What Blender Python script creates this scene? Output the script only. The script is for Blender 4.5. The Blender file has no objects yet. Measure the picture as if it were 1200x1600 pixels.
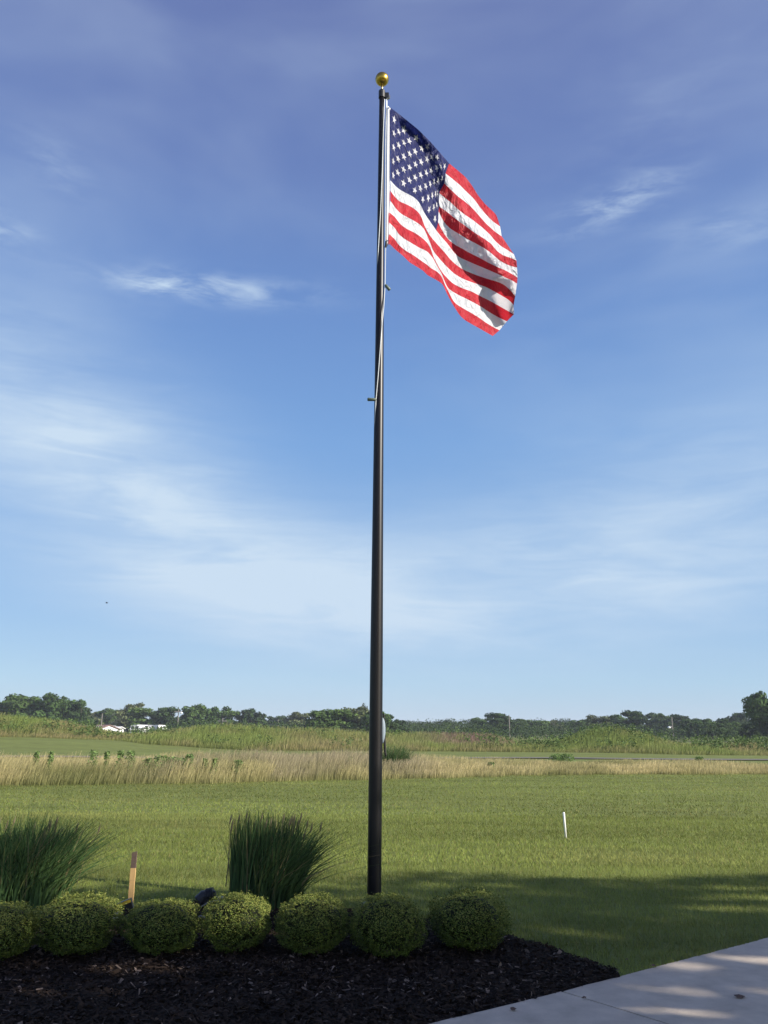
import bpy, math, random
import numpy as np
from mathutils import Matrix, Vector

rng = np.random.default_rng(7)
random.seed(7)
sc = bpy.context.scene
col = sc.collection
RAD = math.radians

# ------------------------------------------------------------------ camera
PITCH, ROLL, CAMH, FPX = RAD(15.2), RAD(0.43), 1.6, 1250.0
_r0 = np.array([1., 0, 0]); _f = np.array([0, math.cos(PITCH), math.sin(PITCH)])
_u0 = np.array([0, -math.sin(PITCH), math.cos(PITCH)])
_r = math.cos(ROLL) * _r0 + math.sin(ROLL) * _u0
_u = -math.sin(ROLL) * _r0 + math.cos(ROLL) * _u0
CAM = np.array([0, 0, CAMH])
cd = bpy.data.cameras.new('camera'); cam = bpy.data.objects.new('camera', cd); col.objects.link(cam)
cam.matrix_world = Matrix(((_r[0], _u[0], -_f[0], 0), (_r[1], _u[1], -_f[1], 0), (_r[2], _u[2], -_f[2], CAMH), (0, 0, 0, 1)))
cd.sensor_fit = 'VERTICAL'; cd.sensor_height = 36; cd.lens = 36 * FPX / 1600
cd.clip_start = 0.05; cd.clip_end = 6000
sc.camera = cam

def ray(u, v):
    return _f + _r * ((u - 600) / FPX) + _u * ((800 - v) / FPX)
def on_ground(u, v, z=0.0):
    d = ray(u, v); return CAM + d * ((z - CAMH) / d[2])
def at_y(u, v, Y):
    d = ray(u, v); return CAM + d * (Y / d[1])

# ------------------------------------------------------------------ sun and sky
SUN_AZ, SUN_EL = RAD(66), RAD(28)          # azimuth measured from straight behind the camera towards the right
S = np.array([math.sin(SUN_AZ) * math.cos(SUN_EL), -math.cos(SUN_AZ) * math.cos(SUN_EL), math.sin(SUN_EL)])
sd = bpy.data.lights.new('sun', 'SUN'); sun = bpy.data.objects.new('sun', sd); col.objects.link(sun)
sd.energy = 4.4; sd.angle = RAD(0.5); sd.color = (1.0, 0.93, 0.82)
sun.rotation_mode = 'QUATERNION'; sun.rotation_quaternion = Vector(S).to_track_quat('Z', 'Y')
sun.location = (30, -15, 25)
sc.view_settings.view_transform = 'Standard'; sc.view_settings.look = 'None'
sc.view_settings.exposure = 0.9; sc.view_settings.gamma = 1.0

w = bpy.data.worlds.new('World'); sc.world = w; w.use_nodes = True
nt = w.node_tree; nt.nodes.clear()
def N(t, **k):
    n = nt.nodes.new(t)
    for a, b in k.items(): setattr(n, a, b)
    return n
def L(a, b): nt.links.new(a, b)
def M(op, a, b=None, c=None, clamp=False):
    n = N('ShaderNodeMath', operation=op); n.use_clamp = clamp
    for i, x in enumerate((a, b, c)):
        if x is None: continue
        if isinstance(x, (int, float)): n.inputs[i].default_value = x
        else: L(x, n.inputs[i])
    return n.outputs[0]
sky = N('ShaderNodeTexSky', sky_type='NISHITA'); sky.sun_disc = False
sky.sun_elevation = SUN_EL; sky.sun_rotation = math.atan2(S[0], S[1])
sky.altitude = 200; sky.air_density = 1.0; sky.dust_density = 0.6; sky.ozone_density = 2.2
tc = N('ShaderNodeTexCoord'); sep = N('ShaderNodeSeparateXYZ'); L(tc.outputs['Generated'], sep.inputs[0])
X, Y, Z = sep.outputs
az = M('ARCTAN2', X, Y)                 # radians, 0 = straight ahead, + right
el = M('ARCSINE', Z)
# cloud coordinates: a plane high above, seen in perspective
zc = M('MAXIMUM', M('ADD', Z, 0.09), 0.02)
comb = N('ShaderNodeCombineXYZ'); L(M('DIVIDE', X, zc), comb.inputs[0]); L(M('DIVIDE', Y, zc), comb.inputs[1])
def noise(vec, scale, detail, rough, dist=0.0, mapping=None, loc=(0, 0, 0), rot=0):
    mp = N('ShaderNodeMapping'); L(vec, mp.inputs[0])
    mp.inputs['Scale'].default_value = mapping or (1, 1, 1); mp.inputs['Location'].default_value = loc
    mp.inputs['Rotation'].default_value = (0, 0, rot)
    n = N('ShaderNodeTexNoise'); L(mp.outputs[0], n.inputs['Vector'])
    n.inputs['Scale'].default_value = scale; n.inputs['Detail'].default_value = detail
    n.inputs['Roughness'].default_value = rough; n.inputs['Distortion'].default_value = dist
    return n.outputs[0]
def ss(x, a, b):
    n = N('ShaderNodeMapRange', interpolation_type='SMOOTHSTEP'); L(x, n.inputs[0])
    n.inputs[1].default_value = a; n.inputs[2].default_value = b
    return n.outputs[0]
cae = N('ShaderNodeCombineXYZ'); L(az, cae.inputs[0]); L(el, cae.inputs[1])
wisp = noise(cae.outputs[0], 4.0, 9, 0.50, 0.5, (0.9, 3.2, 1), (3.1, 0.4, 0), 0.25)
soft = noise(cae.outputs[0], 2.4, 4, 0.5, 0.4, (0.8, 2.2, 1), (1.7, 5.2, 0), 0.2)
fine = noise(cae.outputs[0], 20.0, 9, 0.60, 0.35, (0.6, 2.4, 1), (0.3, 2.2, 0), 0.3)
fib = noise(cae.outputs[0], 11.0, 10, 0.62, 0.6, (0.55, 3.6, 1), (4.3, 1.2, 0), 0.42)
def blob(a0, e0, sa, se, tilt=0.0):
    """soft elongated bump around azimuth a0, elevation e0 (degrees)"""
    a0, e0, sa, se = map(RAD, (a0, e0, sa, se))
    da = M('SUBTRACT', az, a0); de = M('SUBTRACT', M('SUBTRACT', el, e0), M('MULTIPLY', da, math.tan(RAD(tilt))))
    q = M('ADD', M('POWER', M('DIVIDE', M('ABSOLUTE', da), sa), 2.0), M('POWER', M('DIVIDE', M('ABSOLUTE', de), se), 2.0))
    return M('POWER', 2.718, M('MULTIPLY', q, -1.0))
# the broad swath of cirrus, low on the left and thinner to the right
def addall(*xs):
    r = xs[0]
    for x in xs[1:]: r = M('ADD', r, x)
    return r
swath = addall(M('MULTIPLY', blob(-22, 18.5, 11, 6.0, -18), 1.0), M('MULTIPLY', blob(-10, 10.3, 12, 4.6, -12), 1.05),
               M('MULTIPLY', blob(12, 9.8, 22, 4.6, 3), 0.95), M('MULTIPLY', blob(22, 16, 12, 5.0, 4), 0.45))
c1 = M('MULTIPLY', swath, M('ADD', M('ADD', 0.40, M('MULTIPLY', ss(fib, 0.36, 0.68), 0.24)), M('MULTIPLY', ss(wisp, 0.34, 0.66), 0.38)))
smallc = addall(M('MULTIPLY', blob(-13.5, 30.0, 7.0, 0.9, 2), 1.0), M('MULTIPLY', blob(-17.5, 29.6, 2.2, 0.8, 0), 0.7), M('MULTIPLY', blob(18.6, 35.0, 4.4, 1.1, 10), 0.85),
                M('MULTIPLY', blob(-26, 35.5, 2.6, 1.4, -14), 0.3), M('MULTIPLY', blob(-30, 31.0, 3, 1.1, 0), 0.6), M('MULTIPLY', blob(22, 40.0, 7, 3.0, 14), 0.10),
                M('MULTIPLY', blob(26, 32.0, 5, 1.2, -6), 0.3))
c2 = M('MULTIPLY', M('MULTIPLY', smallc, ss(fine, 0.34, 0.75)), 0.8)
veil = M('MULTIPLY', ss(soft, 0.38, 0.75), M('MULTIPLY', ss(el, 0.02, 0.45), 0.20))
cloud = M('MINIMUM', addall(c1, c2, veil), 1.0)
hsv = N('ShaderNodeHueSaturation'); L(sky.outputs[0], hsv.inputs['Color'])
hsv.inputs['Hue'].default_value = 0.52; hsv.inputs['Saturation'].default_value = 1.0; hsv.inputs['Value'].default_value = 1.0
# the photograph's clear-air colours by elevation (display sRGB -> world radiance)
def lin(c): return [((x / 255 + .055) / 1.055) ** 2.4 / (0.1 * 2 ** 0.9) for x in c]
ramp = N('ShaderNodeValToRGB'); L(M('DIVIDE', el, RAD(60), clamp=True), ramp.inputs[0]); cr_ = ramp.color_ramp
stops = [(0, (186, 206, 229)), (3, (168, 202, 231)), (7.5, (146, 187, 228)), (20, (122, 168, 222)), (29, (110, 149, 208)), (38, (106, 132, 190)), (47, (107, 126, 181)), (60, (92, 108, 168))]
cr_.elements[0].position = 0; cr_.elements[1].position = 1
while len(cr_.elements) < len(stops): cr_.elements.new(.5)
for e_, (d_, c_) in zip(cr_.elements, stops): e_.position = d_ / 60
for e_, (d_, c_) in zip(cr_.elements, stops): e_.color = (*lin(c_), 1)
grade = N('ShaderNodeMix', data_type='RGBA'); L(M('MULTIPLY', ss(Y, -0.35, 0.15), .88), grade.inputs[0]); L(hsv.outputs[0], grade.inputs[6]); L(ramp.outputs[0], grade.inputs[7])
mix = N('ShaderNodeMix', data_type='RGBA'); L(cloud, mix.inputs[0]); L(grade.outputs[2], mix.inputs[6])
mix.inputs[7].default_value = (*lin((203, 223, 243)), 1)
bg = N('ShaderNodeBackground'); L(mix.outputs[2], bg.inputs[0]); bg.inputs[1].default_value = 0.1
wo = N('ShaderNodeOutputWorld'); L(bg.outputs[0], wo.inputs[0])

# ------------------------------------------------------------------ helpers
def tag(o, label=None, cat=None, group=None, kind=None):
    for k, v in (('label', label), ('category', cat), ('group', group), ('kind', kind)):
        if v: o[k] = v
    return o
def link(o, parent=None):
    col.objects.link(o)
    if parent is not None: o.parent = parent
    return o
def empty(name, loc, label, cat, group=None, rz=0):
    o = bpy.data.objects.new(name, None); o.location = tuple(float(a) for a in loc); o.rotation_euler = (0, 0, rz)
    o.empty_display_size = 0.2
    link(o); return tag(o, label, cat, group)
def mesh(name, V, F, mats, parent=None, cols=None, smooth=False, midx=None):
    """V (n,3); F an int array (m,k) or list of lists; cols (n,3)"""
    V = np.asarray(V, dtype=np.float32)
    me = bpy.data.meshes.new(name)
    if isinstance(F, np.ndarray):
        m, k = F.shape
        me.vertices.add(len(V)); me.vertices.foreach_set('co', V.ravel())
        me.loops.add(m * k); me.loops.foreach_set('vertex_index', F.astype(np.int32).ravel())
        me.polygons.add(m); me.polygons.foreach_set('loop_start', np.arange(0, m * k, k, dtype=np.int32))
        try: me.polygons.foreach_set('loop_total', np.full(m, k, dtype=np.int32))
        except Exception: pass
        me.update(calc_edges=True)
    else:
        me.from_pydata([tuple(map(float, v)) for v in V], [], [list(map(int, f)) for f in F]); me.update()
    if cols is not None:
        a = me.color_attributes.new('Col', 'FLOAT_COLOR', 'POINT')
        c = np.ones((len(V), 4), np.float32); c[:, :3] = cols
        a.data.foreach_set('color', c.ravel())
    if not isinstance(mats, (list, tuple)): mats = [mats]
    for m_ in mats: me.materials.append(m_)
    if midx is not None: me.polygons.foreach_set('material_index', np.asarray(midx, dtype=np.int32))
    if smooth: me.polygons.foreach_set('use_smooth', np.ones(len(me.polygons), dtype=bool))
    me.update()
    return link(bpy.data.objects.new(name, me), parent)
class MB:
    """collects simple shapes into one mesh"""
    def __init__(s): s.V = []; s.F = []
    def add(s, V, F):
        b = len(s.V); s.V += [tuple(map(float, v)) for v in V]; s.F += [[i + b for i in f] for f in F]; return s
    def box(s, a, b, rot=None, piv=None):
        (x0, y0, z0), (x1, y1, z1) = a, b
        V = np.array([(x, y, z) for z in (z0, z1) for (x, y) in ((x0, y0), (x1, y0), (x1, y1), (x0, y1))], float)
        if rot is not None:
            p = np.array(piv if piv is not None else V.mean(0)); V = (V - p) @ np.array(rot).T + p
        return s.add(V, [[3, 2, 1, 0], [4, 5, 6, 7], [0, 1, 5, 4], [1, 2, 6, 5], [2, 3, 7, 6], [3, 0, 4, 7]])
    def tube(s, pts, rad, n=12, caps=True):
        pts = [np.array(p, float) for p in pts]; rs = rad if hasattr(rad, '__len__') else [rad] * len(pts)
        V = []; F = []
        up = np.array([0.0, 0, 1])
        t0 = pts[1] - pts[0]; t0 /= np.linalg.norm(t0)
        a = np.cross(t0, up if abs(t0[2]) < .9 else np.array([1., 0, 0])); a /= np.linalg.norm(a)
        for i, p in enumerate(pts):
            t = pts[min(i + 1, len(pts) - 1)] - pts[max(i - 1, 0)]; t = t / (np.linalg.norm(t) + 1e-9)
            a = a - t * a.dot(t); a /= np.linalg.norm(a) + 1e-9; b = np.cross(t, a)
            for k in range(n):
                q = 2 * math.pi * k / n; V.append(p + rs[i] * (math.cos(q) * a + math.sin(q) * b))
        for i in range(len(pts) - 1):
            for k in range(n):
                k2 = (k + 1) % n; F.append([i * n + k, i * n + k2, (i + 1) * n + k2, (i + 1) * n + k])
        if caps: F.append(list(range(n))[::-1]); F.append([(len(pts) - 1) * n + k for k in range(n)])
        return s.add(V, F)
    def ball(s, c, r, n=16, m=10, sc=(1, 1, 1)):
        pts = []; V = []; F = []
        for i in range(m + 1):
            th = math.pi * i / m
            for k in range(n):
                ph = 2 * math.pi * k / n
                V.append((c[0] + r * sc[0] * math.sin(th) * math.cos(ph), c[1] + r * sc[1] * math.sin(th) * math.sin(ph), c[2] + r * sc[2] * math.cos(th)))
        for i in range(m):
            for k in range(n):
                k2 = (k + 1) % n; F.append([i * n + k, (i + 1) * n + k, (i + 1) * n + k2, i * n + k2])
        return s.add(V, F)
    def build(s, name, mat, parent=None, smooth=False):
        return mesh(name, s.V, s.F, mat, parent, smooth=smooth)
def leaves(P, size, nrm=None, jitter=1.0, asp=1.0):
    """quads at P (n,3), random orientation biased to nrm; returns V, F (diamond leaf)"""
    n = len(P); size = np.broadcast_to(size, (n,))
    d = rng.normal(size=(n, 3)); d /= np.linalg.norm(d, axis=1)[:, None]
    if nrm is not None: d = nrm + d * jitter; d /= np.linalg.norm(d, axis=1)[:, None] + 1e-9
    t = rng.normal(size=(n, 3)); a = np.cross(d, t); a /= np.linalg.norm(a, axis=1)[:, None] + 1e-9
    b = np.cross(d, a); a = a * size[:, None]; b = b * size[:, None] * asp
    V = np.stack([P - a, P - b * .6, P + a, P + b * .6], axis=1).reshape(-1, 3)
    F = np.arange(n * 4).reshape(n, 4)
    return V, F
def blades(P, h, wd, dirx, bend, nseg=2, taper=0.15, pw=1.7):
    """grass blades: root P, height h, width wd, lean direction dirx (n,2 unit), bend = horizontal reach"""
    n = len(P); k = nseg + 1
    t = np.linspace(0, 1, k)
    V = np.zeros((n, k, 2, 3))
    ang = rng.uniform(0, 2 * math.pi, n)
    wx = np.stack([np.cos(ang), np.sin(ang) * .5, np.zeros(n)], 1)
    for i, ti in enumerate(t):
        c = P.copy()
        c[:, 0] += dirx[:, 0] * bend * ti ** pw; c[:, 1] += dirx[:, 1] * bend * ti ** pw
        c[:, 2] += h * ti * (1 - .22 * ti * np.clip(bend / np.maximum(h, 1e-3), 0, 1.6))
        ww = (wd * (1 - (1 - taper) * ti ** 1.5))[:, None] * .5 * wx
        V[:, i, 0] = c - ww; V[:, i, 1] = c + ww
    idx = np.arange(n)[:, None] * (2 * k)
    Fs = []
    for i in range(nseg):
        Fs.append(np.concatenate([idx + 2 * i, idx + 2 * i + 1, idx + 2 * i + 3, idx + 2 * i + 2], axis=1))
    F = np.stack(Fs, 1).reshape(-1, 4)
    T = np.repeat(np.tile(t, n), 2)
    return V.reshape(-1, 3), F, T
def unit2(n, ang0=None, spread=math.pi):
    a = rng.uniform(-spread, spread, n) + (ang0 if ang0 is not None else 0)
    return np.stack([np.cos(a), np.sin(a)], 1)
def vn(x, y, s, seed=0):
    """cheap smooth value noise 0..1"""
    x = np.asarray(x, float) / s; y = np.asarray(y, float) / s
    xi = np.floor(x); yi = np.floor(y); fx = x - xi; fy = y - yi
    fx = fx * fx * (3 - 2 * fx); fy = fy * fy * (3 - 2 * fy)
    def h(a, b): q = np.sin(a * 127.1 + b * 311.7 + seed * 74.7) * 43758.5453; return q - np.floor(q)
    return (h(xi, yi) * (1 - fx) + h(xi + 1, yi) * fx) * (1 - fy) + (h(xi, yi + 1) * (1 - fx) + h(xi + 1, yi + 1) * fx) * fy
def sstep(a, b, x):
    t = np.clip((np.asarray(x, float) - a) / (b - a), 0, 1); return t * t * (3 - 2 * t)

# ------------------------------------------------------------------ materials
def mat(name, color=(.5, .5, .5), rough=.6, metal=0, spec=None, translucent=0.0, attr=False, vary=None, bump=None, sheen=0):
    m = bpy.data.materials.new(name); m.use_nodes = True; t = m.node_tree
    p = t.nodes['Principled BSDF']; out = t.nodes['Material Output']
    p.inputs['Base Color'].default_value = (*color, 1); p.inputs['Roughness'].default_value = rough
    p.inputs['Metallic'].default_value = metal
    if spec is not None: p.inputs['Specular IOR Level'].default_value = spec
    src = None
    if attr:
        a = t.nodes.new('ShaderNodeAttribute'); a.attribute_name = 'Col'; src = a.outputs['Color']
    if vary:                       # (scale, low, high, detail, stretch)
        tc = t.nodes.new('ShaderNodeTexCoord'); mp = t.nodes.new('ShaderNodeMapping'); nz = t.nodes.new('ShaderNodeTexNoise')
        t.links.new(tc.outputs['Object'], mp.inputs[0]); t.links.new(mp.outputs[0], nz.inputs['Vector'])
        mp.inputs['Scale'].default_value = vary[4] if len(vary) > 4 else (1, 1, 1)
        nz.inputs['Scale'].default_value = vary[0]; nz.inputs['Detail'].default_value = vary[3] if len(vary) > 3 else 6
        nz.inputs['Roughness'].default_value = .65
        mr = t.nodes.new('ShaderNodeMapRange'); t.links.new(nz.outputs[0], mr.inputs[0])
        mr.inputs[1].default_value = .28; mr.inputs[2].default_value = .72
        mr.inputs[3].default_value = vary[1]; mr.inputs[4].default_value = vary[2]
        vm = t.nodes.new('ShaderNodeVectorMath'); vm.operation = 'SCALE'
        if src is not None: t.links.new(src, vm.inputs[0])
        else: vm.inputs[0].default_value = color
        t.links.new(mr.outputs[0], vm.inputs['Scale']); src = vm.outputs[0]
    if src is not None: t.links.new(src, p.inputs['Base Color'])
    if bump:
        tc = t.nodes.new('ShaderNodeTexCoord'); nz = t.nodes.new('ShaderNodeTexNoise'); b = t.nodes.new('ShaderNodeBump')
        t.links.new(tc.outputs['Object'], nz.inputs['Vector']); nz.inputs['Scale'].default_value = bump[0]; nz.inputs['Detail'].default_value = 8
        t.links.new(nz.outputs[0], b.inputs['Height']); b.inputs['Strength'].default_value = bump[1]; b.inputs['Distance'].default_value = bump[2]
        t.links.new(b.outputs[0], p.inputs['Normal'])
    if translucent:
        tr = t.nodes.new('ShaderNodeBsdfTranslucent'); mx = t.nodes.new('ShaderNodeMixShader')
        tr.inputs[0].default_value = (*color, 1)
        if src is not None: t.links.new(src, tr.inputs[0])
        mx.inputs[0].default_value = translucent
        t.links.new(p.outputs[0], mx.inputs[1]); t.links.new(tr.outputs[0], mx.inputs[2]); t.links.new(mx.outputs[0], out.inputs[0])
    return m
M_ground = mat('turf_soil', rough=.9, spec=.15, attr=True, vary=(.9, .72, 1.25, 10, (1, 2.2, 1)), bump=(14, .5, .04))
M_blade = mat('grass_blades', rough=.65, spec=.12, attr=True, translucent=.3)
M_dry = mat('dry_grass', rough=.75, spec=.1, attr=True, translucent=.3)
M_leaf = mat('leaves', rough=.6, spec=.13, attr=True, translucent=.22)
M_tree = mat('tree_leaves', rough=.7, spec=.08, attr=True, translucent=.2)
M_bark = mat('bark', (.09, .07, .05), .9, vary=(9, .6, 1.3), bump=(20, .6, .02))
M_mulch = mat('mulch', (.018, .013, .010), .95, spec=.08, vary=(60, .5, 1.6, 8), bump=(70, .9, .02))
M_chip = mat('wood_chips', rough=.85, spec=.1, attr=True)
M_conc = mat('concrete', (.55, .465, .37), .85, spec=.25, vary=(5, .78, 1.12, 12), bump=(220, .6, .006))
M_joint = mat('joint_dirt', (.06, .05, .045), .95)
M_pole = mat('bronze_paint', (.0065, .0055, .0065), .38, spec=.32, vary=(3, .85, 1.2, 5, (1, 1, .2)))
M_gold = mat('gold_ball', (.55, .36, .07), .3, metal=1, vary=(10, .8, 1.1))
M_goldm = mat('gold_stem', (.5, .38, .15), .35, metal=1)
M_alu = mat('cast_metal', (.35, .36, .37), .4, metal=.8, vary=(30, .8, 1.1))
M_blackm = mat('black_metal', (.012, .012, .012), .45)
M_rope = mat('rope', (.62, .65, .66), .7, vary=(120, .75, 1.1))
M_snap = mat('snap_cover', (.10, .13, .10), .5, vary=(30, .8, 1.2))
M_coil = mat('rope_cover', (.20, .25, .29), .6, vary=(14, .9, 1.08, 4, (1, 1, .3)))
M_wood = mat('stake_wood', (.50, .32, .13), .8, vary=(18, .8, 1.12, 8, (4, 4, .35)), bump=(60, .3, .003))
M_wdark = mat('dark_brown', (.10, .065, .05), .85, vary=(25, .7, 1.3))
M_white = mat('white_plastic', (.8, .8, .78), .35, vary=(20, .93, 1.02))
M_yel = mat('yellow_plastic', (.65, .45, .04), .5, vary=(20, .9, 1.05))
M_wallw = mat('white_siding', (.75, .75, .74), .7, vary=(2, .92, 1.03))
M_roofr = mat('red_roof', (.20, .12, .10), .8, vary=(2, .85, 1.1))
M_roofg = mat('grey_roof', (.28, .28, .29), .8, vary=(2, .85, 1.1))
M_glass = mat('window_glass', (.03, .035, .04), .15, vary=(1, .9, 1.1))
M_path = mat('path_asphalt', (.13, .12, .095), .9, vary=(2, .85, 1.1))
M_lampw = mat('lamp_glass', (.7, .72, .74), .3, vary=(4, .95, 1.02))
M_pine = mat('grey_wood', (.2, .18, .16), .9, vary=(4, .85, 1.15))
def cloth_mat(name, c):
    m = mat(name, c, .5, spec=.3, translucent=.4)
    t = m.node_tree; p = t.nodes['Principled BSDF']
    tc = t.nodes.new('ShaderNodeTexCoord'); mp = t.nodes.new('ShaderNodeMapping'); nz = t.nodes.new('ShaderNodeTexNoise'); b = t.nodes.new('ShaderNodeBump')
    mp.inputs['Scale'].default_value = (1, 1, .6); mp.inputs['Rotation'].default_value = (.3, .5, .4)
    t.links.new(tc.outputs['Object'], mp.inputs[0]); t.links.new(mp.outputs[0], nz.inputs['Vector'])
    nz.inputs['Scale'].default_value = 7; nz.inputs['Detail'].default_value = 5; nz.inputs['Distortion'].default_value = 1.6
    t.links.new(nz.outputs[0], b.inputs['Height']); b.inputs['Strength'].default_value = .8; b.inputs['Distance'].default_value = .14
    t.links.new(b.outputs[0], p.inputs['Normal'])
    return m
M_fr, M_fw, M_fb = cloth_mat('flag_red', (.52, .022, .036)), cloth_mat('flag_white', (.72, .72, .75)), cloth_mat('flag_blue', (.014, .020, .115))

# ------------------------------------------------------------------ terrain
def hz(x, y):
    x = np.asarray(x, float); y = np.asarray(y, float)
    z = sstep(-10, -24, x) * .55 * sstep(46, 66, y) * (1 - sstep(85, 130, y))
    for (cx, cy, h, sx, sy) in ((-38, 74, 1.75, 9.5, 7), (-29, 75, .35, 4, 6), (-14, 74, .95, 5.5, 6), (-5, 75, .85, 6, 6), (4, 76, .75, 5, 6), (9.5, 77, .5, 3, 6),
                                (19.5, 71, 1.4, 3.9, 5.5), (30, 72, .3, 6, 5), (42, 74, .5, 8, 6)):
        z = z + h * np.exp(-((x - cx) / sx) ** 2 - ((y - cy) / sy) ** 2)
    z = z + (vn(x, y, 9, 3) - .5) * .16 * sstep(12, 40, y) * (1 - sstep(150, 300, y))
    return z
def line_y(pts, x):
    P = np.array([on_ground(*p) for p in pts]); o = np.argsort(P[:, 0]); return np.interp(x, P[o, 0], P[o, 1])
xs_ = np.linspace(-60, 60, 5)
STRIP_F = [(-260, 1231), (0, 1228), (330, 1225), (520, 1217), (800, 1213), (1000, 1212), (1200, 1211), (1500, 1210)]
def strip_front(x): return line_y(STRIP_F, x)
def strip_depth(x): return np.interp(x, [-20, -12, -6, 0, 8, 14, 16.5, 30], [8, 8, 11, 9, 5.5, 4.5, 0.5, .1])
def rough_front(x): return 62 + 1.5 * np.sin(np.asarray(x) * .21) - 3.5 * sstep(10, 22, x) + 2.5 * sstep(-16, -24, x) + 1.2 * vn(x, x * 0, 3, 5)
def in_strip(x, y): f = strip_front(x); return (y > f) & (y < f + strip_depth(x))
def in_rough(x, y): return (y > rough_front(x)) & (y < 86)
MOWN = np.array([.136, .160, .042]); ROUGH = np.array([.13, .14, .04])
gx = np.concatenate([-np.geomspace(2500, 48, 22), np.arange(-46, 46.01, .6), np.geomspace(48, 2500, 22)])
gy = np.concatenate([[-60, -20, -5, 0], np.arange(3, 40, 1.0), np.arange(40, 92, .6), np.geomspace(93, 3500, 40)])
GX, GY = np.meshgrid(gx, gy)
GZ = hz(GX, GY); nx, ny = len(gx), len(gy)
i = np.arange(ny - 1)[:, None] * nx + np.arange(nx - 1)[None, :]
GF = np.stack([i, i + 1, i + nx + 1, i + nx], -1).reshape(-1, 4)
GV = np.stack([GX, GY, GZ], -1).reshape(-1, 3)
mow = (vn(GV[:, 0] * .12, GV[:, 1] + GV[:, 0] * .05, .9, 8)[:, None] - .5) * .22
gc = MOWN * (1 + mow)
ro = (in_rough(GV[:, 0], GV[:, 1]) | in_strip(GV[:, 0], GV[:, 1]) | (GV[:, 1] > 86))
gc = np.where(ro[:, None], ROUGH, gc)
g = mesh('ground', GV, GF, M_ground, cols=gc, smooth=True); tag(g, kind='structure')

# cart path
px_ = np.arange(-60, 60, 1.0); py_ = 46 + 1.2 * np.sin(px_ * .06)
V = np.concatenate([np.stack([px_, py_, hz(px_, py_) + .045], 1), np.stack([px_, py_ + 2.0, hz(px_, py_ + 2.0) + .045], 1)]); n = len(px_)
F = np.array([[k, k + 1, n + k + 1, n + k] for k in range(n - 1)])
tag(mesh('cart_path', V, F, M_path), kind='structure')

# ------------------------------------------------------------------ pavement and mulch bed
A = on_ground(670, 1600, .03)[:2]; B = on_ground(878, 1549, .03)[:2]; C = on_ground(1200, 1465, .03)[:2]
A0 = A + (A - B) * 2.2; C1 = C + (C - B) * 2.5
edge_pts = [A0, A, B, C, C1]
def edge_curve():
    out = []
    P = [A0, A, B, C, C1]
    for a, b in zip(P[:-1], P[1:]):
        for t in np.linspace(0, 1, 40, endpoint=False):
            p = a + (b - a) * t; out.append((p[0], p[1] + (vn(p[0], p[1], .12, 9) - .5) * .012))
    out.append(tuple(C1)); return np.array(out)
EC = edge_curve()
def pave_y(x): return np.interp(x, EC[:, 0], EC[:, 1])
jd = np.array(on_ground(1045, 1600, .03)[:2]) - B; jd = jd / np.linalg.norm(jd)        # joint direction
slab = MB()
# two slabs split along the joint, thickness down into the ground
def slab_poly(pts):
    n = len(pts); V = [(p[0], p[1], .03) for p in pts] + [(p[0], p[1], -.12) for p in pts]
    F = [list(range(n))] + [[k, n + k, n + (k + 1) % n, (k + 1) % n] for k in range(n)]
    return V, F
kB = int(np.argmin(np.abs(EC[:, 0] - B[0])))
gap = .009
left = [tuple(p) for p in EC[:kB]] + [tuple(B - jd * 0 + np.array([-gap, 0])), tuple(B + jd * 9 + np.array([-gap, 0])), (A0[0], B[1] + jd[1] * 9)]
right = [tuple(B + np.array([gap, 0]))] + [tuple(p) for p in EC[kB + 1:]] + [(C1[0], B[1] + jd[1] * 9), tuple(B + jd * 9 + np.array([gap, 0]))]
for poly in (left, right):
    V, F = slab_poly(poly); F[0] = F[0][::-1]; slab.add(V, F)
tag(slab.build('pavement', M_conc), kind='structure')
bit = []
for (u, v, r) in ((1020, 1511, .02), (1155, 1559, .028), (802, 1579, .016), (980, 1502, .01), (912, 1562, .012)):
    p = on_ground(u, v, .03); bit.append(p)
    mb = MB(); n = 9; V = []
    for k in range(n):
        a = 2 * math.pi * k / n; q = r * random.uniform(.6, 1.2)
        V.append((p[0] + q * math.cos(a) * 1.5, p[1] + q * math.sin(a), .034 + random.uniform(0, .012)))
    V.append((p[0], p[1], .05)); mb.add(V, [[k, (k + 1) % n, n] for k in range(n)])
    words = {1020: 'tiny dark leaf on the pavement nearest the lawn edge', 1155: 'largest dark crumpled leaf lying on the pavement at right', 802: 'small dark clod on the pavement beside the mulch bed',
             980: 'tiny dark crumb on the pavement above the crack', 912: 'dark crumb of dirt beside the pavement joint'}
    tag(mb.build('fallen_leaf', M_wdark), words[u], 'leaf', 'leaf litter on the pavement')

BED = [(-420, 1424), (-60, 1416), (60, 1412), (180, 1424), (300, 1412), (350, 1404), (430, 1402), (500, 1418), (570, 1428), (660, 1440), (730, 1446), (785, 1464), (845, 1482), (895, 1500), (935, 1514), (963, 1527.5)]
bed = np.array([on_ground(*p)[:2] for p in BED])
def bez(P, k=10):
    out = []
    for a in range(len(P) - 1):
        p0 = P[max(a - 1, 0)]; p1 = P[a]; p2 = P[a + 1]; p3 = P[min(a + 2, len(P) - 1)]
        for t in np.linspace(0, 1, k, endpoint=False):
            out.append(.5 * ((2 * p1) + (-p0 + p2) * t + (2 * p0 - 5 * p1 + 4 * p2 - p3) * t * t + (-p0 + 3 * p1 - 3 * p2 + p3) * t ** 3))
    out.append(P[-1]); return np.array(out)
bb = bez(bed); bb[:, 1] += (vn(bb[:, 0], bb[:, 1], .15, 4) - .5) * .06
def bed_back(x): return np.interp(x, bb[:, 0], bb[:, 1], right=-99)
lo_x = bb[:, 0]
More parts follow.
